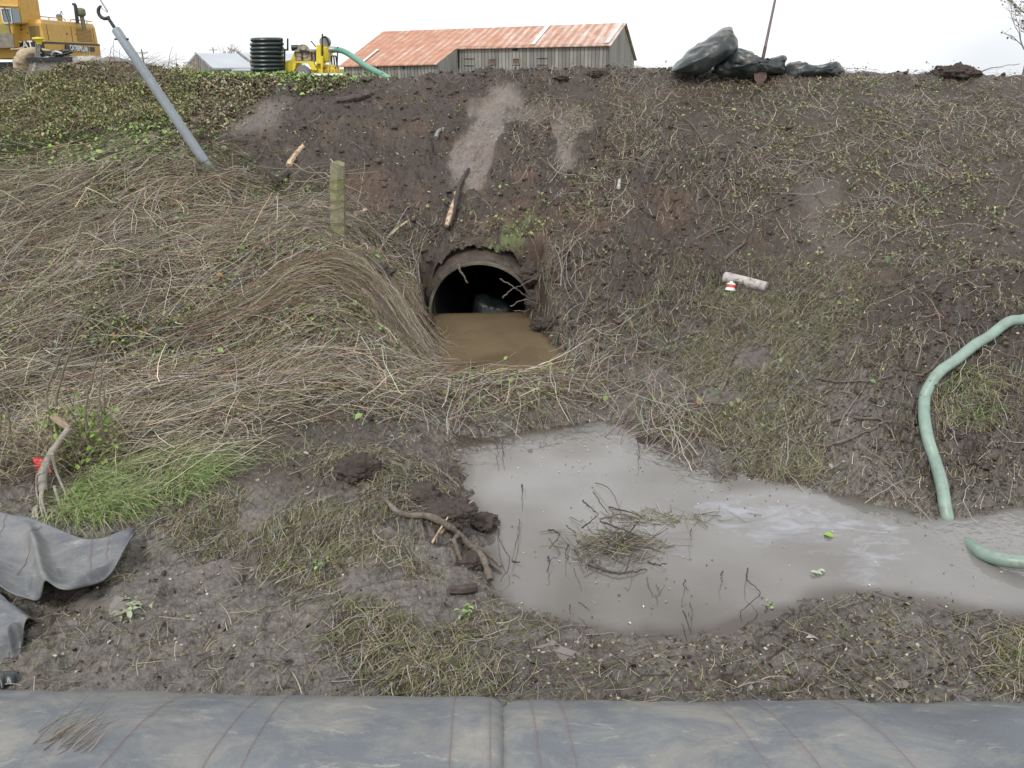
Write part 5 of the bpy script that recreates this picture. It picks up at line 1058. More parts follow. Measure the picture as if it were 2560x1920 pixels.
for k in range(9):
    y = 545+k*24; panel('slat', fr, [(1405+k*4, y), (1672+k*4, y+22), (1673+k*4, y+30), (1406+k*4, y+8)], m_yel, .035, par=v1)
for pts in ([(845, 450), (850, 450), (905, 740), (900, 740)], [(1300, 490), (1305, 490), (1345, 770), (1340, 770)], [(1700, 530), (1705, 530), (1745, 800), (1740, 800)]): panel('door_seam', fr, pts, m_black, .012)
for pts in ([(1225, 610), (1240, 610), (1242, 640), (1227, 640)], [(1385, 620), (1395, 620), (1397, 640), (1387, 640)]): panel('latch', fr, pts, m_black, .02)
panel('latch', fl, [(503, 590), (515, 590), (517, 625), (505, 625)], m_black, .02)
pl_ = panel('name_plate', fr, [(1200, 822), (1735, 872), (1742, 952), (1207, 910)], m_black, .025, .06)
xd = fr(1660, 950)-fr(1300, 915); L = np.linalg.norm(xd); 
text('lettering', 'CATERPILLAR', .30, fr(1300, 922, .10), xd, (0, 0, 1), m_wht, pl_, .006, sx=L/(.30*6.75))
pb = panel('side_band', fl, [(270, 772), (815, 785), (822, 885), (300, 882)], m_black, .03, .06)
text('lettering', 'CAT', .42, fl(318, 892, .11), (1, 0, 0), (0, 0, 1), m_wht, pb, .006, sx=.85)
text('lettering', '0B LC', .26, fl(205, 548, .03), (1, 0, -.02), (0, 0, 1), m_black, ex, .004, sx=.75)
# exhaust, air intake, rails
def at5(x, y, d): return P(*e5(x, y), d=d)
MB().tube([at5(1430, 430, 38.6), at5(1388, 100, 38.6), at5(1378, 82, 38.6), at5(1335, 76, 38.6)], [.075, .075, .07, .05], 12).build('exhaust_pipe', m_black, ex, smooth=True)
c_ = at5(1530, 410, 38.8); MB().lathe(c_, [(.09, -.3), (.09, .22), (.13, .26), (.17, .28), (.19, .32), (.20, .52), (.17, .56), (.05, .60)], 20).build('air_intake', mat('intake_olive', (.14, .13, .08), .6), ex, smooth=True)
MB().tube(spline([at5(480, 335, 37), at5(560, 310, 37), at5(760, 305, 37), at5(900, 320, 37.3), at5(1060, 335, 37.7), at5(1180, 348, 38), at5(1200, 385, 38)], 5), .022, 6).build('handrail', m_yel, ex, smooth=True)
MB().tube(spline([at5(1295, 400, 38.4), at5(1310, 362, 38.4), at5(1450, 370, 38.8), at5(1690, 397, 39.6)], 5), .022, 6).build('handrail', m_yel, ex, smooth=True)
for x, d in ((660, 37), (900, 37.3), (1600, 39.4)): MB().tube([at5(x, 315+.09*max(0, x-900), d), at5(x+4, 420+.06*max(0, x-900), d)], .02, 6).build('rail_post', m_yel, ex, smooth=True)
c_ = at5(1108, 385, 38.2); MB().lathe(c_, [(.10, -.2), (.10, .12), (.13, .14), (.13, .22), (.07, .28)], 14).build('filler_cap', m_grime, ex, smooth=True)
MB().tube(spline([at5(1110, 275, 38.2), at5(1120, 225, 38.2), at5(1135, 205, 38.2), at5(1143, 240, 38.2), at5(1145, 275, 38.2)], 4), .014, 6).build('lifting_loop', m_blackm, ex, smooth=True)
# cab
cabD = 35.5
def cp5(x, y): return P(*e5(x, y), d=cabD)
cab = MB().prism([cp5(-420, -60), cp5(330, -60), cp5(405, 430), cp5(250, 440), cp5(265, 880), cp5(-420, 900)], (0, 1.5, 0)).build('cab', m_yel, ex, bevel=.03)
MB().prism([P(*e5(x, y), d=cabD-.03) for x, y in [(10, 165), (30, 152), (300, 158), (345, 185), (385, 415), (200, 425), (90, 425), (60, 405)]], (0, .05, 0)).build('cab_window', m_glass, cab)
for a in ([(10, 160), (190, 165), (225, 420)], [(15, 160), (60, 405), (95, 428), (225, 425)]): MB().tube([P(*e5(x, y), d=cabD-.06) for x, y in a], .018, 6).build('window_trim', m_wht, cab, smooth=True)
MB().prism([P(*e5(x, y), d=cabD-.02) for x, y in [(-420, 440), (140, 440), (190, 610), (-420, 620)]], (0, .04, 0)).build('cab_door_panel', mat('olive_paint', (.26, .21, .05), .5, var=.2), cab)
MB().prism([P(*e5(x, y), d=cabD-.04) for x, y in [(-420, 620), (235, 610), (262, 875), (-420, 892)]], (0, .04, 0)).build('toolbox_panel', m_grime, cab)
MB().tube([P(*e5(70, 120), d=cabD-.12), P(*e5(165, 420), d=cabD-.12), P(*e5(200, 620), d=cabD-.12)], .022, 6).build('grab_rail', m_rust, cab, smooth=True)
MB().prism([P(*e5(x, y), d=cabD-.08) for x, y in [(-420, 55), (320, 98), (322, 122), (-420, 80)]], (0, .06, 0)).build('roof_gutter', mat('faded_yellow', (.6, .45, .2), .5), cab)
# boom behind the cab
MB().prism([P(*e5(x, y), d=37.6) for x, y in [(270, -120), (400, -120), (430, 0), (555, 345), (420, 345)]], (0, .7, 0)).build('boom', m_yel, ex, bevel=.02)
MB().prism([P(*e5(x, y), d=37.4) for x, y in [(388, -120), (415, -120), (445, 0), (560, 345), (540, 345)]], (0, .15, 0)).build('boom_edge_hose', m_black, ex)  # thin black slab along the right edge of the boom
for k in (0, 45): MB().tube([P(*e5(310+k, -60), d=37.3), P(*e5(440+k, 345), d=37.3)], .03, 6).build('hydraulic_hose', m_rust, ex, smooth=True)
# undercarriage
for y0, dz in ((36.3, 0), (39.4, 0)):
    f = MB().prism([np.array([A0[0]+dx, y0, 2.70+h]) for dx, h in [(-4.6, .25), (-4.3, .08), (1.6, .08), (2.0, .3), (2.05, .6), (1.7, .82), (-4.3, .82), (-4.7, .55)]], (0, .6, 0)).build('track', m_black, ex, bevel=.05)
MB().prism([P(*e5(x, y), d=36.2) for x, y in [(-420, 960), (340, 968), (330, 1085), (-420, 1090)]], (0, 2.6, 0)).build('track_frame', m_yel, ex, bevel=.02)
MB().box((A0[0]-1, 38.2, 3.55), (2.2, 2.0, .5)).build('turntable', m_black, ex)
# things lying in front of it
tag(pillow('burlap_sack', [e5(*a) for a in [(290, 1200), (310, 1050), (380, 950), (480, 885), (600, 870), (680, 930), (660, 1050), (600, 1180), (540, 1330), (330, 1340)]], 30.5, .45, m_burlap, amp=.05, f=2), 'bulky tan burlap sack in front of the excavator cab', 'sack')
tag(pillow('burlap_sack', [e5(*a) for a in [(200, 890), (420, 890), (640, 880), (900, 915), (1000, 940), (700, 950), (260, 935)]], 31.2, .3, m_burlap, amp=.02, f=2), 'flat folded tan sack lying across beneath the excavator side band', 'sack')
tag(MB().box(P(*e5(1090, 1205), d=30.6), (3.1, .5, .62), rz=.05).build('concrete_block', m_conc, bevel=.08), 'long whitish concrete block behind the bramble thicket', 'concrete block')
fr_ = thing('steel_pump_rig', P(*e5(700, 1100), d=30.2), 'upright steel rig with black hoses and a yellow cap before the excavator', 'hydraulic rig')
D_ = 30.2
for x0, x1 in ((668, 655), (700, 690), (735, 725)): MB().tube([P(*e5(x0, 790), d=D_), P(*e5(x1, 1075), d=D_)], .028, 8).build('post', m_galv, fr_, smooth=True)
MB().tube([P(*e5(655, 1075), d=D_), P(*e5(625, 1300), d=D_)], .05, 8).build('leg', mat('white_paint', (.55, .56, .56), .5), fr_, smooth=True)
MB().lathe(P(*e5(712, 750), d=D_), [(.08, -.12), (.10, -.02), (.20, .06), (.19, .10), (.05, .12)], 14).build('cap', m_yel2, fr_, smooth=True)
MB().box(P(*e5(930, 1100), d=D_+.1), (1.5, .5, .16)).build('base_box', m_black, fr_, bevel=.02)
MB().tube(spline([P(*e5(x, y), d=D_) for x, y in [(650, 1080), (780, 1065), (900, 1060), (910, 1120)]], 5), .025, 6).build('silver_pipe', m_galv, fr_, smooth=True)
MB().tube(spline([P(*e5(x, y), d=D_) for x, y in [(960, 1020), (985, 970), (1050, 955), (1150, 990)]], 5), .05, 8).build('silver_elbow', m_galv, fr_, smooth=True)
for a in ([(760, 1010), (900, 960), (1100, 950), (1280, 935)], [(760, 1030), (880, 1000), (1000, 1010), (1120, 1060)], [(740, 900), (800, 960), (980, 990), (1150, 930)], [(820, 1040), (1000, 1050), (1180, 1000), (1340, 950)]):
    MB().tube(spline([P(*e5(x, y), d=D_+.15) for x, y in a], 5), .05, 8).build('hose', m_black, fr_, smooth=True)

# ---------------- pump trailer
K2 = lambda x, y: (483.8+.1797*x, 34.6+.1797*y)
PD = 38.0
def pk(x, y, d=0): return P(*K2(x, y), d=PD+d)
pt = thing('pump_trailer', (pk(1050, 700)[0], PD+.8, 2.75), 'yellow wheeled pump trailer on the grassy bank top', 'pump trailer')
def pr(name, pts, m, d=0, th=.4, par=None, bevel=.015): return MB().prism([pk(x, y, d) for x, y in pts], (0, th, 0)).build(name, m, par or pt, bevel=bevel)
pr('front_box', [(740, 540), (800, 530), (845, 430), (860, 540), (845, 680), (720, 680)], m_yel2, .1, 1.3)
pr('chassis', [(720, 640), (1370, 640), (1370, 690), (720, 690)], m_yel2, .12, 1.5)
fd = pr('fender', [(850, 545), (1070, 545), (1118, 655), (1060, 655), (1010, 570), (870, 565), (850, 655), (820, 655)], m_yel2, -.12, .30)
pr('engine', [(858, 400), (1095, 400), (1100, 545), (850, 545)], m_beige, .2, .9)
for a in ([(850, 430), (1095, 430)], [(850, 540), (1100, 545)], [(935, 435), (940, 540)], [(850, 430), (850, 545)], [(1052, 440), (1055, 540)], [(1092, 430), (1097, 545)]): MB().tube([pk(*a[0], .14), pk(*a[1], .14)], .03, 6).build('guard_bar', m_black, pt, smooth=True)
MB().tube([pk(815, 385, .3), pk(880, 380, .3), pk(960, 380, .3)], [.13, .12, .08], 12).build('air_cleaner', m_black, pt, smooth=True)
MB().lathe(pk(955, 420, .17), [(.28, 0), (.28, .06), (.14, .10), (.14, .14)], 22, 'Y').build('flywheel_cover', m_beige, pt, smooth=True)
MB().box(pk(965, 425, .12), (.40, .1, .1), ry=.15).build('belt_guard', m_black, pt)
MB().tube([pk(1045, 300, .6), pk(1105, 370, .6)], .03, 6).build('lever', m_rust, pt, smooth=True)
pr('control_cabinet', [(1112, 345), (1165, 345), (1170, 575), (1105, 575)], m_yel2, .05, 1.0)
pr('pump_casing', [(1180, 365), (1255, 365), (1268, 440), (1262, 555), (1185, 560)], m_yel2, .25, .8, bevel=.05)
pr('pump_stand', [(1160, 480), (1190, 480), (1188, 690), (1165, 690)], m_yel2, -.02, .2)
pr('rear_frame', [(1110, 575), (1340, 590), (1350, 690), (1110, 680)], m_yel2, .3, .9)
MB().tube([pk(1183, 212, .0), pk(1180, 475, .0)], .035, 8).build('exhaust_stack', m_black, pt, smooth=True)
MB().lathe(pk(1205, 310, .55), [(.20, 0), (.24, .06), (.24, .4), (.2, .46)], 18, 'Y').build('muffler', m_galv, pt, smooth=True)
MB().tube(spline([pk(1180, 260, .4), pk(1215, 250, .4), pk(1245, 285, .4), pk(1262, 350, .4)], 4), .045, 8).build('exhaust_bend', m_black, pt, smooth=True)
for a in ([(1290, 480), (1345, 480)], [(1345, 480), (1360, 600)], [(1290, 480), (1300, 600)], [(1320, 480), (1330, 600)]): MB().tube([pk(*a[0], .4), pk(*a[1], .4)], .035, 6).build('rear_guard_bar', m_black, pt, smooth=True)
MB().tube([pk(1368, 370, .2), pk(1360, 610, .2)], .03, 8).build('jack_post', m_black, pt, smooth=True)
for a in ([(1255, 400), (1275, 540), (1270, 680)], [(1300, 600), (1345, 610), (1400, 690)]): MB().tube([pk(x, y, -.05) for x, y in a], .03, 6).build('hanging_strap', m_beige, pt, smooth=True)
for x in (1208, 1355): MB().box(pk(x, 625, -.02+.2*(x > 1300)), (.16, .05, .12)).build('tail_light', mat('red_lens', (.25, .03, .04), .3), pt)
MB().box(pk(1205, 665, .25), (.16, .03, .16)).build('number_plate', m_wht, pt)
wc = pk(947, 690, -.1)
wh = MB().lathe(wc, [(.18, 0), (.30, 0), (.345, .03), (.345, .2), (.30, .23), (.18, .23)], 28, 'Y').build('wheel', mat('tyre', (.16, .15, .14), .85), pt, smooth=True)
MB().lathe(wc, [(.05, -.02), (.12, .02), (.17, .0), (.20, -.01), (.20, .1), (.05, .1)], 24, 'Y').build('rim', mat('rim_grey', (.42, .42, .44), .5), wh, smooth=True)
MB().tube([pk(1262, 405, .4), pk(1330, 405, .4)], [.14, .14], 14).build('discharge_coupling', m_galv, pt, smooth=True)
hp = [pk(1320, 403, .4), pk(1375, 408, .3), pk(1440, 425, .0), pk(1520, 470, -.6), pk(1610, 535, -1.4), pk(1700, 598, -2.2), pk(1800, 655, -3.2), pk(1935, 725, -4.2), pk(2000, 770, -5)]
tag(MB().tube(spline(hp, 6), .125, 16).build('discharge_hose', mat('teal_hose', (.10, .26, .19), .45, var=.15, scale=8, dirt=(.22, .22, .15), dscale=4, dcut=.55), smooth=True), 'thick green discharge hose arching down from the yellow pump trailer in front of the barn', 'hose')
# black U rack
rk = thing('forked_stand', pk(730, 620, -.2), 'black U shaped fork on a post beside the pump trailer', 'stand')
for nm, a in (('post', [(730, 405), (726, 660)]), ('cross_bar', [(690, 406), (775, 406)]), ('prong', [(697, 268), (697, 410)]), ('prong', [(766, 268), (766, 410)])): MB().tube([pk(*a[0], -.25), pk(*a[1], -.25)], .04, 4).build(nm, m_black, rk)
# coil of corrugated black pipe on its side: eight turns
cl = thing('pipe_coil', (pk(520, 690)[0], PD-.4, 2.72), 'tall stack of black corrugated pipe coils left of the pump trailer', 'pipe coil')
m_coil = mat('black_pipe', (.022, .034, .033), .35, var=.2)
for i, y in enumerate([287, 340, 392, 441, 492, 540, 587, 636]):
    c_ = pk(515+i*2.0, y, 0); R_ = (.70 if i else .66)+.004*i; vs = []; n = 40; k = 10
    r2 = .088 if i else .098
    for a in range(n):
        w = 2*math.pi*a/n
        for b in range(k):
            q = 2*math.pi*b/k; rr = R_-.05+r2*1.2*math.cos(q); vs.append((c_[0]+rr*math.cos(w), c_[1]+rr*math.sin(w), c_[2]+r2*math.sin(q)+.012*math.sin(w+i)))
    fs = [(a*k+b, ((a+1) % n)*k+b, ((a+1) % n)*k+(b+1) % k, a*k+(b+1) % k) for a in range(n) for b in range(k)]
    MB().add(vs, fs).build('turn', m_coil, cl, smooth=True)
MB().lathe((pk(525, 690)[0], PD, pk(525, 690)[2]-.05), [(.5, -.1), (.66, -.1), (.66, .17), (.5, .17)], 28).build('pallet', m_black, cl)

# ================================================================== BUILDINGS
def board_mat(name, c1, c2, l, spacing=.28):
    m, n, p = nt(name); N = n.nodes; L = n.links; tcn = N.new('ShaderNodeTexCoord')
    dt_ = N.new('ShaderNodeVectorMath'); dt_.operation = 'DOT_PRODUCT'; dt_.inputs[1].default_value = tuple(l); L.new(tcn.outputs['Object'], dt_.inputs[0])
    dv = N.new('ShaderNodeMath'); dv.operation = 'DIVIDE'; dv.inputs[1].default_value = spacing; L.new(dt_.outputs['Value'], dv.inputs[0])
    fl_ = N.new('ShaderNodeMath'); fl_.operation = 'FLOOR'; L.new(dv.outputs[0], fl_.inputs[0])
    wn_ = N.new('ShaderNodeTexWhiteNoise'); wn_.noise_dimensions = '1D'; L.new(fl_.outputs[0], wn_.inputs['W'])
    fc = N.new('ShaderNodeMath'); fc.operation = 'FRACT'; L.new(dv.outputs[0], fc.inputs[0])
    gp_ = N.new('ShaderNodeMath'); gp_.operation = 'GREATER_THAN'; gp_.inputs[1].default_value = .14; L.new(fc.outputs[0], gp_.inputs[0])
    no = N.new('ShaderNodeTexNoise'); no.inputs['Scale'].default_value = .5; no.inputs['Detail'].default_value = 5; L.new(tcn.outputs['Object'], no.inputs['Vector'])
    av = N.new('ShaderNodeMath'); av.operation = 'MULTIPLY_ADD'; av.inputs[1].default_value = .7; L.new(wn_.outputs['Value'], av.inputs[0]); L.new(no.outputs['Fac'], av.inputs[2])
    mr = N.new('ShaderNodeMapRange'); mr.inputs[1].default_value = .3; mr.inputs[2].default_value = 1.3; L.new(av.outputs[0], mr.inputs[0])
    mi = N.new('ShaderNodeMixRGB'); mi.inputs[1].default_value = (*c1, 1); mi.inputs[2].default_value = (*c2, 1); L.new(mr.outputs[0], mi.inputs[0])
    mg = N.new('ShaderNodeMixRGB'); mg.inputs[1].default_value = (c1[0]*.3, c1[1]*.3, c1[2]*.3, 1); L.new(gp_.outputs[0], mg.inputs[0]); L.new(mi.outputs[0], mg.inputs[2]); L.new(mg.outputs[0], p.inputs['Base Color'])
    p.inputs['Roughness'].default_value = .85; p.inputs['Specular IOR Level'].default_value = .2
    return m
def roof_mat(name, l, rust=True):
    m, n, p = nt(name); N = n.nodes; L = n.links; tcn = N.new('ShaderNodeTexCoord')
    ll = tuple(l); perp = (l[1], -l[0], 0)
    d1 = N.new('ShaderNodeVectorMath'); d1.operation = 'DOT_PRODUCT'; d1.inputs[1].default_value = ll; L.new(tcn.outputs['Object'], d1.inputs[0])
    d2 = N.new('ShaderNodeVectorMath'); d2.operation = 'DOT_PRODUCT'; d2.inputs[1].default_value = perp; L.new(tcn.outputs['Object'], d2.inputs[0])
    cb = N.new('ShaderNodeCombineXYZ'); L.new(d1.outputs['Value'], cb.inputs[0]); L.new(d2.outputs['Value'], cb.inputs[1])
    mp = N.new('ShaderNodeMapping'); mp.inputs['Scale'].default_value = (1, .12, 1); L.new(cb.outputs[0], mp.inputs[0])
    n1 = N.new('ShaderNodeTexNoise'); n1.inputs['Scale'].default_value = 1.6; n1.inputs['Detail'].default_value = 7; n1.inputs['Roughness'].default_value = .75; L.new(mp.outputs[0], n1.inputs['Vector'])
    n2 = N.new('ShaderNodeTexNoise'); n2.inputs['Scale'].default_value = .16; n2.inputs['Detail'].default_value = 3; L.new(cb.outputs[0], n2.inputs['Vector'])
    # regular ribs
    w = N.new('ShaderNodeMath'); w.operation = 'MULTIPLY'; w.inputs[1].default_value = 2*math.pi/.95; L.new(d1.outputs['Value'], w.inputs[0])
    s = N.new('ShaderNodeMath'); s.operation = 'SINE'; L.new(w.outputs[0], s.inputs[0])
    a = N.new('ShaderNodeMath'); a.operation = 'MULTIPLY_ADD'; a.inputs[1].default_value = .07; L.new(s.outputs[0], a.inputs[0]); L.new(n1.outputs['Fac'], a.inputs[2])
    # more bare metal towards the right-hand end
    g = N.new('ShaderNodeMapRange'); g.inputs[1].default_value = ROOF_G[0]; g.inputs[2].default_value = ROOF_G[1]; g.inputs[3].default_value = -.03; g.inputs[4].default_value = .115; L.new(d1.outputs['Value'], g.inputs[0])
    b = N.new('ShaderNodeMath'); b.operation = 'ADD'; L.new(a.outputs[0], b.inputs[0]); L.new(g.outputs[0], b.inputs[1])
    mr = N.new('ShaderNodeMapRange'); mr.inputs[1].default_value = .50; mr.inputs[2].default_value = .74; L.new(b.outputs[0], mr.inputs[0])
    mi = N.new('ShaderNodeMixRGB'); mi.inputs[1].default_value = (.38, .165, .09, 1) if rust else (.5, .52, .54, 1); mi.inputs[2].default_value = (.50, .43, .38, 1) if rust else (.6, .62, .64, 1)
    L.new(mr.outputs[0], mi.inputs[0])
    n3 = N.new('ShaderNodeTexNoise'); n3.inputs['Scale'].default_value = .9; n3.inputs['Detail'].default_value = 6; L.new(cb.outputs[0], n3.inputs['Vector'])
    m3 = N.new('ShaderNodeMapRange'); m3.inputs[1].default_value = .3; m3.inputs[2].default_value = .7; m3.inputs[3].default_value = .8; m3.inputs[4].default_value = 1.2; L.new(n3.outputs['Fac'], m3.inputs[0])
    mu = N.new('ShaderNodeMixRGB'); mu.blend_type = 'MULTIPLY'; mu.inputs[0].default_value = 1; L.new(mi.outputs[0], mu.inputs[1]); L.new(m3.outputs[0], mu.inputs[2])
    L.new(mu.outputs[0], p.inputs['Base Color']); p.inputs['Roughness'].default_value = .6
    bp = N.new('ShaderNodeBump'); bp.inputs['Strength'].default_value = .6; bp.inputs['Distance'].default_value = .05
    L.new(s.outputs[0], bp.inputs['Height']); L.new(bp.outputs[0], p.inputs['Normal'])
    return m
TH = R(20); l = np.array([-math.cos(TH), math.sin(TH), 0]); g_ = np.array([math.sin(TH), math.cos(TH), 0])
GZ = -.6
A = P(1316, 93.5, d=90)
def slide(p0, d, u):    # distance along d from p0 until the line of sight at picture column u
    f = lambda s: float(UV(*(p0+d*s))[0])-u
    a, b = -5.0, 60.0; fa = f(a)
    for _ in range(60):
        c = (a+b)/2
        if (f(c) > 0) == (fa > 0): a = c
        else: b = c
    return a
sB = slide(A, l, 989); B = A+l*sB
pfr = [s for s in [slide(A+l*sB*1.0, -g_, 945)]][0]
Fc = B-g_*pfr; Fc = PPl(945, 135, Fc, g_); 
apex = PPl(1348, 48.8, A, l); back = PPl(1370, 129, A, l)
ridL = PPl(833, 67.6, apex, g_); lowL = PPl(742, 140, Fc, g_)
A2 = PPl(1316, 93.5, A, g_); B2 = PPl(989, 101, A, g_)
ridB = apex+(ridL-apex)*(np.dot(B2-A2, l)/np.dot(ridL-apex, l))
lowR = Fc
ROOF_G = (float(np.dot(ridL, l)), float(np.dot(apex, l)))
bn = thing('barn', (A[0], A[1], GZ), 'long weathered grey board barn with a rusty red metal roof beyond the dike', 'barn')
m_brd = board_mat('grey_boards', (.13, .125, .115), (.30, .285, .26), l, .42); m_brd2 = board_mat('grey_gable_boards', (.20, .19, .175), (.34, .325, .30), g_, .42)
m_roof = roof_mat('rusty_roof', l)
up = np.array([0, 0, 1.]); dn = (0, 0, -.12)
def ov(p, e, s=0): return p+e*.35+l*s
rn1 = ov(A2, -g_, -.3)+np.array([0, 0, -.15]); 
o = MB().prism([apex-l*.3, rn1, ov(B2, -g_)+np.array([0, 0, -.15]), ridB], dn).build('roof', m_roof, bn)
o.name = 'roof'
MB().prism([ridB+up*.003, ov(B2, -g_, .002)+np.array([0, 0, -.15]), ov(lowR, -g_, -.0)+np.array([0, 0, -.12]), ov(lowL, -g_, .4)+np.array([0, 0, -.12]), ridL+l*.4], dn).build('roof', m_roof, bn)
# rear slope
bl2 = back+(ridL-apex)
MB().prism([apex-l*.3, ridL+l*.4, bl2+l*.4+g_*.3, back-l*.3+g_*.3], dn).build('rear_roof', m_roof, bn)
def wall(pts, m, name, th): return MB().prism(pts, th).build(name, m, bn)
def dz(p): return np.array([p[0], p[1], GZ])
wall([A2, B2, dz(B2), dz(A2)], m_brd, 'front_wall', tuple(g_*.15))
wall([apex-up*.13, A2-up*.02, dz(A2), dz(back), back-up*.13], m_brd2, 'gable_wall', tuple(l*.15))
wall([lowR, lowL, dz(lowL), dz(lowR)], m_brd, 'lean_to_wall', tuple(g_*.15))
wall([lowR+g_*.16, B2-up*.1-g_*.0, dz(B2), dz(lowR)+g_*.16], m_brd2, 'lean_to_side_wall', tuple(l*.15))
wall([ridL-up*.15, lowL-up*.1, dz(lowL), dz(bl2), bl2-up*.15], m_brd2, 'far_gable_wall', tuple(-l*.15))
# pale translucent roof sheets, windows, doors
k3 = lambda x, y: (743+.3046*x, 17.3+.3046*y)
nroof = np.cross(A2-apex, B2-apex); nroof /= np.linalg.norm(nroof); nroof = nroof if nroof[2] > 0 else -nroof
m_newsheet = mat('bare_metal_sheet', (.62, .62, .62), .45, var=.08)
def onroof(pts): return [PPl(*k3(x, y), apex+nroof*.03, nroof) for x, y in pts]
MB().prism(onroof([(1430, 128), (1460, 126), (1352, 257), (1325, 258)]), tuple(nroof*.02)).build('bare_roof_sheet', m_newsheet, bn)
MB().prism(onroof([(1955, 105), (1984, 104), (1880, 246), (1845, 248)]), tuple(nroof*.02)).build('edge_roof_sheet', mat('streaked_metal', (.5, .47, .46), .5, var=.15, scale=.8), bn)
nro2 = np.cross(lowR-ridB, lowL-ridB); nro2 /= np.linalg.norm(nro2); nro2 = nro2 if nro2[2] > 0 else -nro2
MB().prism([PPl(*k3(x, y), lowR+nro2*.12, nro2) for x, y in [(235, 292), (253, 290), (115, 402), (95, 402)]], tuple(nro2*.02)).build('bare_roof_sheet', m_newsheet, bn)
m_dark = mat('dark_opening', (.02, .018, .016), .9); m_bwin = mat('boarded_window', (.12, .075, .055), .8, var=.3)
def win(x0, y0, x1, y1, m, base_p, frame=True):
    q = [PPl(*k3(x, y), base_p-g_*.03, g_) for x, y in [(x0, y0), (x1, y0), (x1, y1), (x0, y1)]]
    w = MB().prism(q, tuple(-g_*.02)).build('window', m, bn)
    if frame:
        for a, b in ((0, 1), (1, 2), (2, 3), (3, 0)): MB().tube([q[a]-g_*.05, q[b]-g_*.05], .06, 4).build('window_frame', m_brd, w)
win(1030, 362, 1074, 400, m_bwin, A2); win(1197, 358, 1246, 400, m_bwin, A2); win(1198, 272, 1234, 303, m_dark, A2, False)
win(233, 419, 247, 438, m_dark, lowR, False); win(416, 415, 431, 433, m_dark, lowR, False)
for x0, x1, y0, y1 in ((853, 922, 356, 405), (1370, 1440, 352, 400)):
    for y in (y0, y1):
        q = [PPl(*k3(x, y), A2-g_*.06, g_) for x in (x0, x1)]; MB().tube(q, .07, 4).build('door_batten', m_brd, bn)
q = [PPl(*k3(x, y), A2-g_*.08, g_) for x, y in ((812, 282), (812, 430))]; MB().tube(q, .12, 4).build('downpipe', m_black, bn)

# grey barn left
e1 = lambda x, y: (.25*x, .25*y)
gb = thing('grey_barn', (*P(*e1(1690, 600), d=112)[:2], GZ), 'small grey barn with a pale metal roof left of the pipe coils', 'barn')
m_zinc = mat('pale_metal_roof', (.38, .41, .44), .5, var=.08, scale=.3); m_gw = board_mat('old_grey_boards', (.14, .13, .12), (.24, .22, .20), (1, 0, 0), .5)
def P1(x, y, d): return P(*e1(x, y), d=d)
a, b, c, d = P1(1688, 458, 112), P1(2052, 462, 118), P1(2200, 585, 113.5), P1(1825, 586, 107.5)
MB().prism([a, b, c, d], (0, 0, -.2)).build('roof', m_zinc, gb)
e = P1(1568, 603, 115.5); MB().prism([a, e, e+(b-a), b], (0, 0, -.2)).build('roof', m_zinc, gb)
def gz(p): return np.array([p[0], p[1], GZ])
MB().prism([a-up*.25, d-up*.2, gz(d), gz(e), e-up*.2], (.1, .3, 0)).build('gable_wall', m_gw, gb)
MB().prism([d-up*.2, c-up*.2, gz(c), gz(d)], (0, .2, 0)).build('front_wall', m_gw, gb)
MB().tube([a, d], .14, 4).build('roof_edge', m_brd, gb)
gb2 = thing('low_shed', (*P1(2100, 640, 104)[:2], GZ), 'low shed with a white lean roof in front of the small grey barn', 'shed')
a2, b2, c2, d2 = P1(2000, 600, 104), P1(2040, 594, 107), P1(2450, 590, 108), P1(2430, 600, 104)
MB().prism([a2, b2, c2, d2], (0, 0, -.15)).build('roof', m_zinc, gb2)
MB().prism([a2-up*.15, d2-up*.15, gz(d2), gz(a2)], (0, .2, 0)).build('wall', m_gw, gb2)
gb3 = thing('pale_roofed_barn', (*P1(2150, 560, 122)[:2], GZ), 'second pale roofed barn just behind the small grey barn', 'barn')
a, b, c, d = P1(2052, 452, 122), P1(2560, 462, 126), P1(2640, 560, 120), P1(2195, 556, 118)
MB().prism([a, b, c, d], (0, 0, -.2)).build('roof', m_zinc, gb3)
MB().prism([d-up*.2, c-up*.2, gz(c), gz(d)], (0, .2, 0)).build('wall', m_gw, gb3)
MB().tube([a, d], .22, 4).build('barge_board', m_brd, gb3)
# hipped grey roofs behind the brush
m_slate = mat('grey_shingles', (.17, .165, .155), .8, var=.2, scale=2)
for nm, pts, lab, dd in (('farmhouse', [(800, 560), (925, 488), (1000, 490), (1165, 568)], 'dark hip roofed farmhouse behind the bramble thicket', 95), ('outbuilding', [(1170, 612), (1245, 556), (1310, 558), (1365, 612)], 'small grey hip roofed outbuilding right of the farmhouse roof', 100)):
    q = [P1(x, y, dd) for x, y in pts]; t = thing(nm, (q[0][0], dd, GZ), lab, 'house')
    w_ = 5.0; lo = [q[0]+np.array([0, -w_*.5, 0]), q[3]+np.array([0, -w_*.5, 0]), q[3]+np.array([0, w_, 0]), q[0]+np.array([0, w_, 0])]
    lo = [np.array([p[0], p[1], min(q[0][2], q[3][2])]) for p in lo]
    MB().add(lo+[q[1], q[2]], [(0, 1, 5, 4), (1, 2, 5), (2, 3, 4, 5), (3, 0, 4), (3, 2, 1, 0)]).build('roof', m_slate, t)
    i_ = [p+(np.mean(lo, 0)-p)*.08 for p in lo]; MB().hexa([np.array([p[0], p[1], GZ]) for p in i_]+[p-up*.02 for p in i_]).build('walls', m_gw, t)
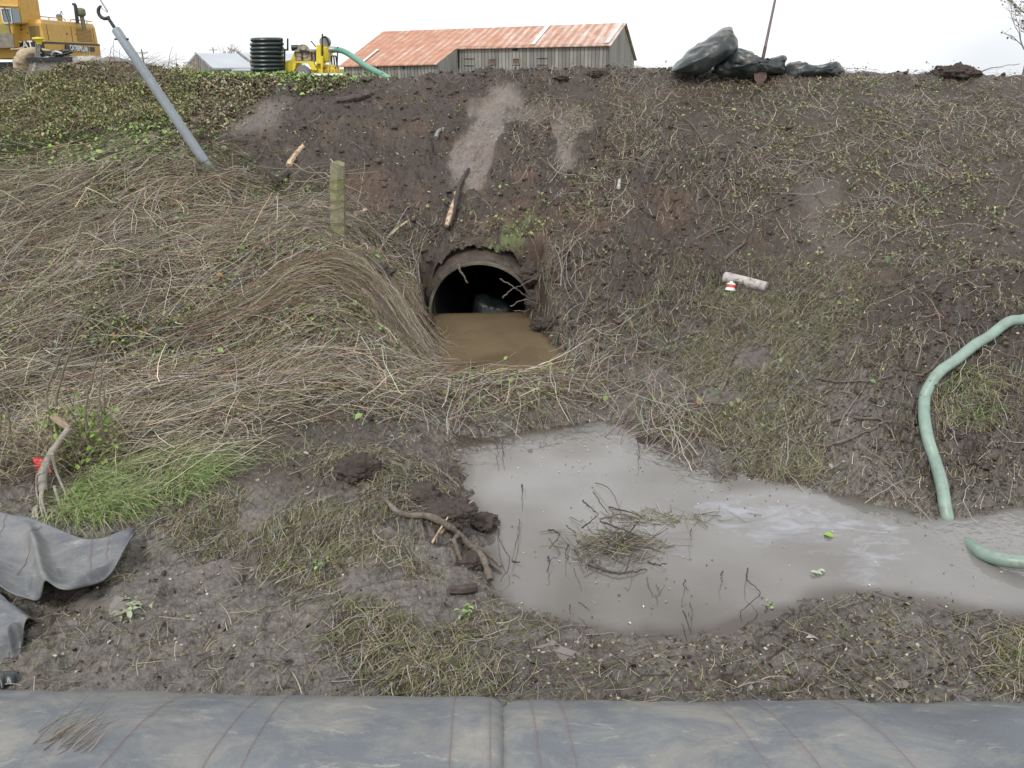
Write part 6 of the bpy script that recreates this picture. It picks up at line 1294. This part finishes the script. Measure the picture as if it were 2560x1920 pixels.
# utility poles
for (x, y0, y1, dd, lab) in [(1221, 425, 560, 190, 'nearer wooden utility pole behind the farmhouse roofs'), (1838, 408, 480, 260, 'distant utility pole above the small grey barn roof')]:
    tp_ = P1(x, y0, dd); bz = float(base(tp_[0], tp_[1])); t = thing('utility_pole', (tp_[0], tp_[1], bz), lab, 'utility pole')
    MB().tube([np.array([tp_[0], tp_[1], bz-.5]), tp_], [.22, .15], 8).build('pole', m_brd, t, smooth=True)
    for k, dz_ in enumerate((.8, 1.9)): MB().box(tp_-np.array([0, 0, dz_]), (2.6, .15, .18)).build('cross_arm', m_brd, t)
    for sx_ in (-1.1, -.4, .4, 1.1): MB().lathe(tp_+np.array([sx_, 0, -.7]), [(.05, 0), (.09, .1), (.05, .25)], 8).build('insulator', m_conc, t)

# ================================================================== TREES
m_tree = mat('bare_branches', (.17, .135, .11), .8, var=.2)
def bare_tree(name, base_p, h, label, spread=.35, depth=5, seed=1, twig=.012, budn=0, budc=None, lean=0, group=None):
    rr = random.Random(seed); t = thing(name, base_p, label, 'tree', group)
    mbs = MB(); br = MB(); tips = []
    def grow(p, d, L, r, k, mb):
        pts = [p]; q = p.copy(); dd = d.copy(); n = 4
        for i in range(n):
            dd = dd+Vector((rr.gauss(0, .10), rr.gauss(0, .10), .04+rr.gauss(0, .05))); dd.normalize(); q = q+dd*L/n; pts.append(q.copy())
        mb.tube(pts, [r*(1-.1*i) for i in range(n+1)], 6 if r > .03 else 4, cap=False)
        if k == 0: tips.extend(pts[1:]); return
        for j in range(3 if k > 1 else 3):
            a = pts[rr.randint(2, n)]; nd = (dd+Vector((rr.gauss(0, spread*1.6), rr.gauss(0, spread*1.6), rr.gauss(.1, spread)))).normalized()
            grow(a.copy(), nd, L*rr.uniform(.55, .8), r*.58, k-1, br)
    b = Vector(base_p); tr = MB(); pts = [b+Vector((lean*h*i/8+rr.gauss(0, .02)*h*.05, 0, h*.8*i/8)) for i in range(9)]
    tr.tube(pts, [twig*6*(1-.09*i) for i in range(9)], 8)
    for i in range(1, 9):
        for j in range(2):
            w = rr.uniform(0, 6.28); grow(pts[i], Vector((math.cos(w)*.8, math.sin(w)*.8, .75)).normalized(), h*.26*(1.1-.07*i), twig*3*(1-.07*i), depth-3, br)
    tr.build('trunk', m_tree, t, smooth=True); o = br.build('crown', m_tree, t)
    if budn:
        tp_ = np.array([tuple(tips[rr.randrange(len(tips))]) for _ in range(budn)])+RS.randn(budn, 3)*.03
        f = leaves('buds', tp_, RS.uniform(.06, .13, budn), pick(budn, [budc], [1]), m_leaf, .8, .7); f.parent = t; f.matrix_parent_inverse = t.matrix_world.inverted()
    return t
bt_ = P(2204, 160, d=34)
bare_tree('budding_tree', (bt_[0]+.15, bt_[1], 2.4), 3.9, 'thin bare budding tree against the sky at the far right', .4, 6, 5, .012, 260, np.array([.20, .16, .10]))
for i, (x, y, lab) in enumerate([(1955, 398, 'faint bare tree far off above the grey barn roof'), (1975, 415, 'faint low bare tree right of the far one above the grey barn'), (2085, 412, 'faint bare treetop far off left of the pipe coils')]):
    q = P1(x, y, 240); bz = float(base(q[0], q[1])); bare_tree('distant_tree', (q[0], q[1], bz), (q[2]-bz)*1.05, lab, .4, 5, 9+i, .06, group='faint trees on the horizon')
# overhanging shrub twigs at the far right skyline
c_ = G(2150, 175)
stick('arching_twig', [G(2100, 168, .02), P(2130, 150, d=12.3), P(2165, 143, d=12.3), P(2205, 138, d=12.3)], .008, m_sap, 'thin bare twig arching over the right skyline', 'twig', wig=.004)
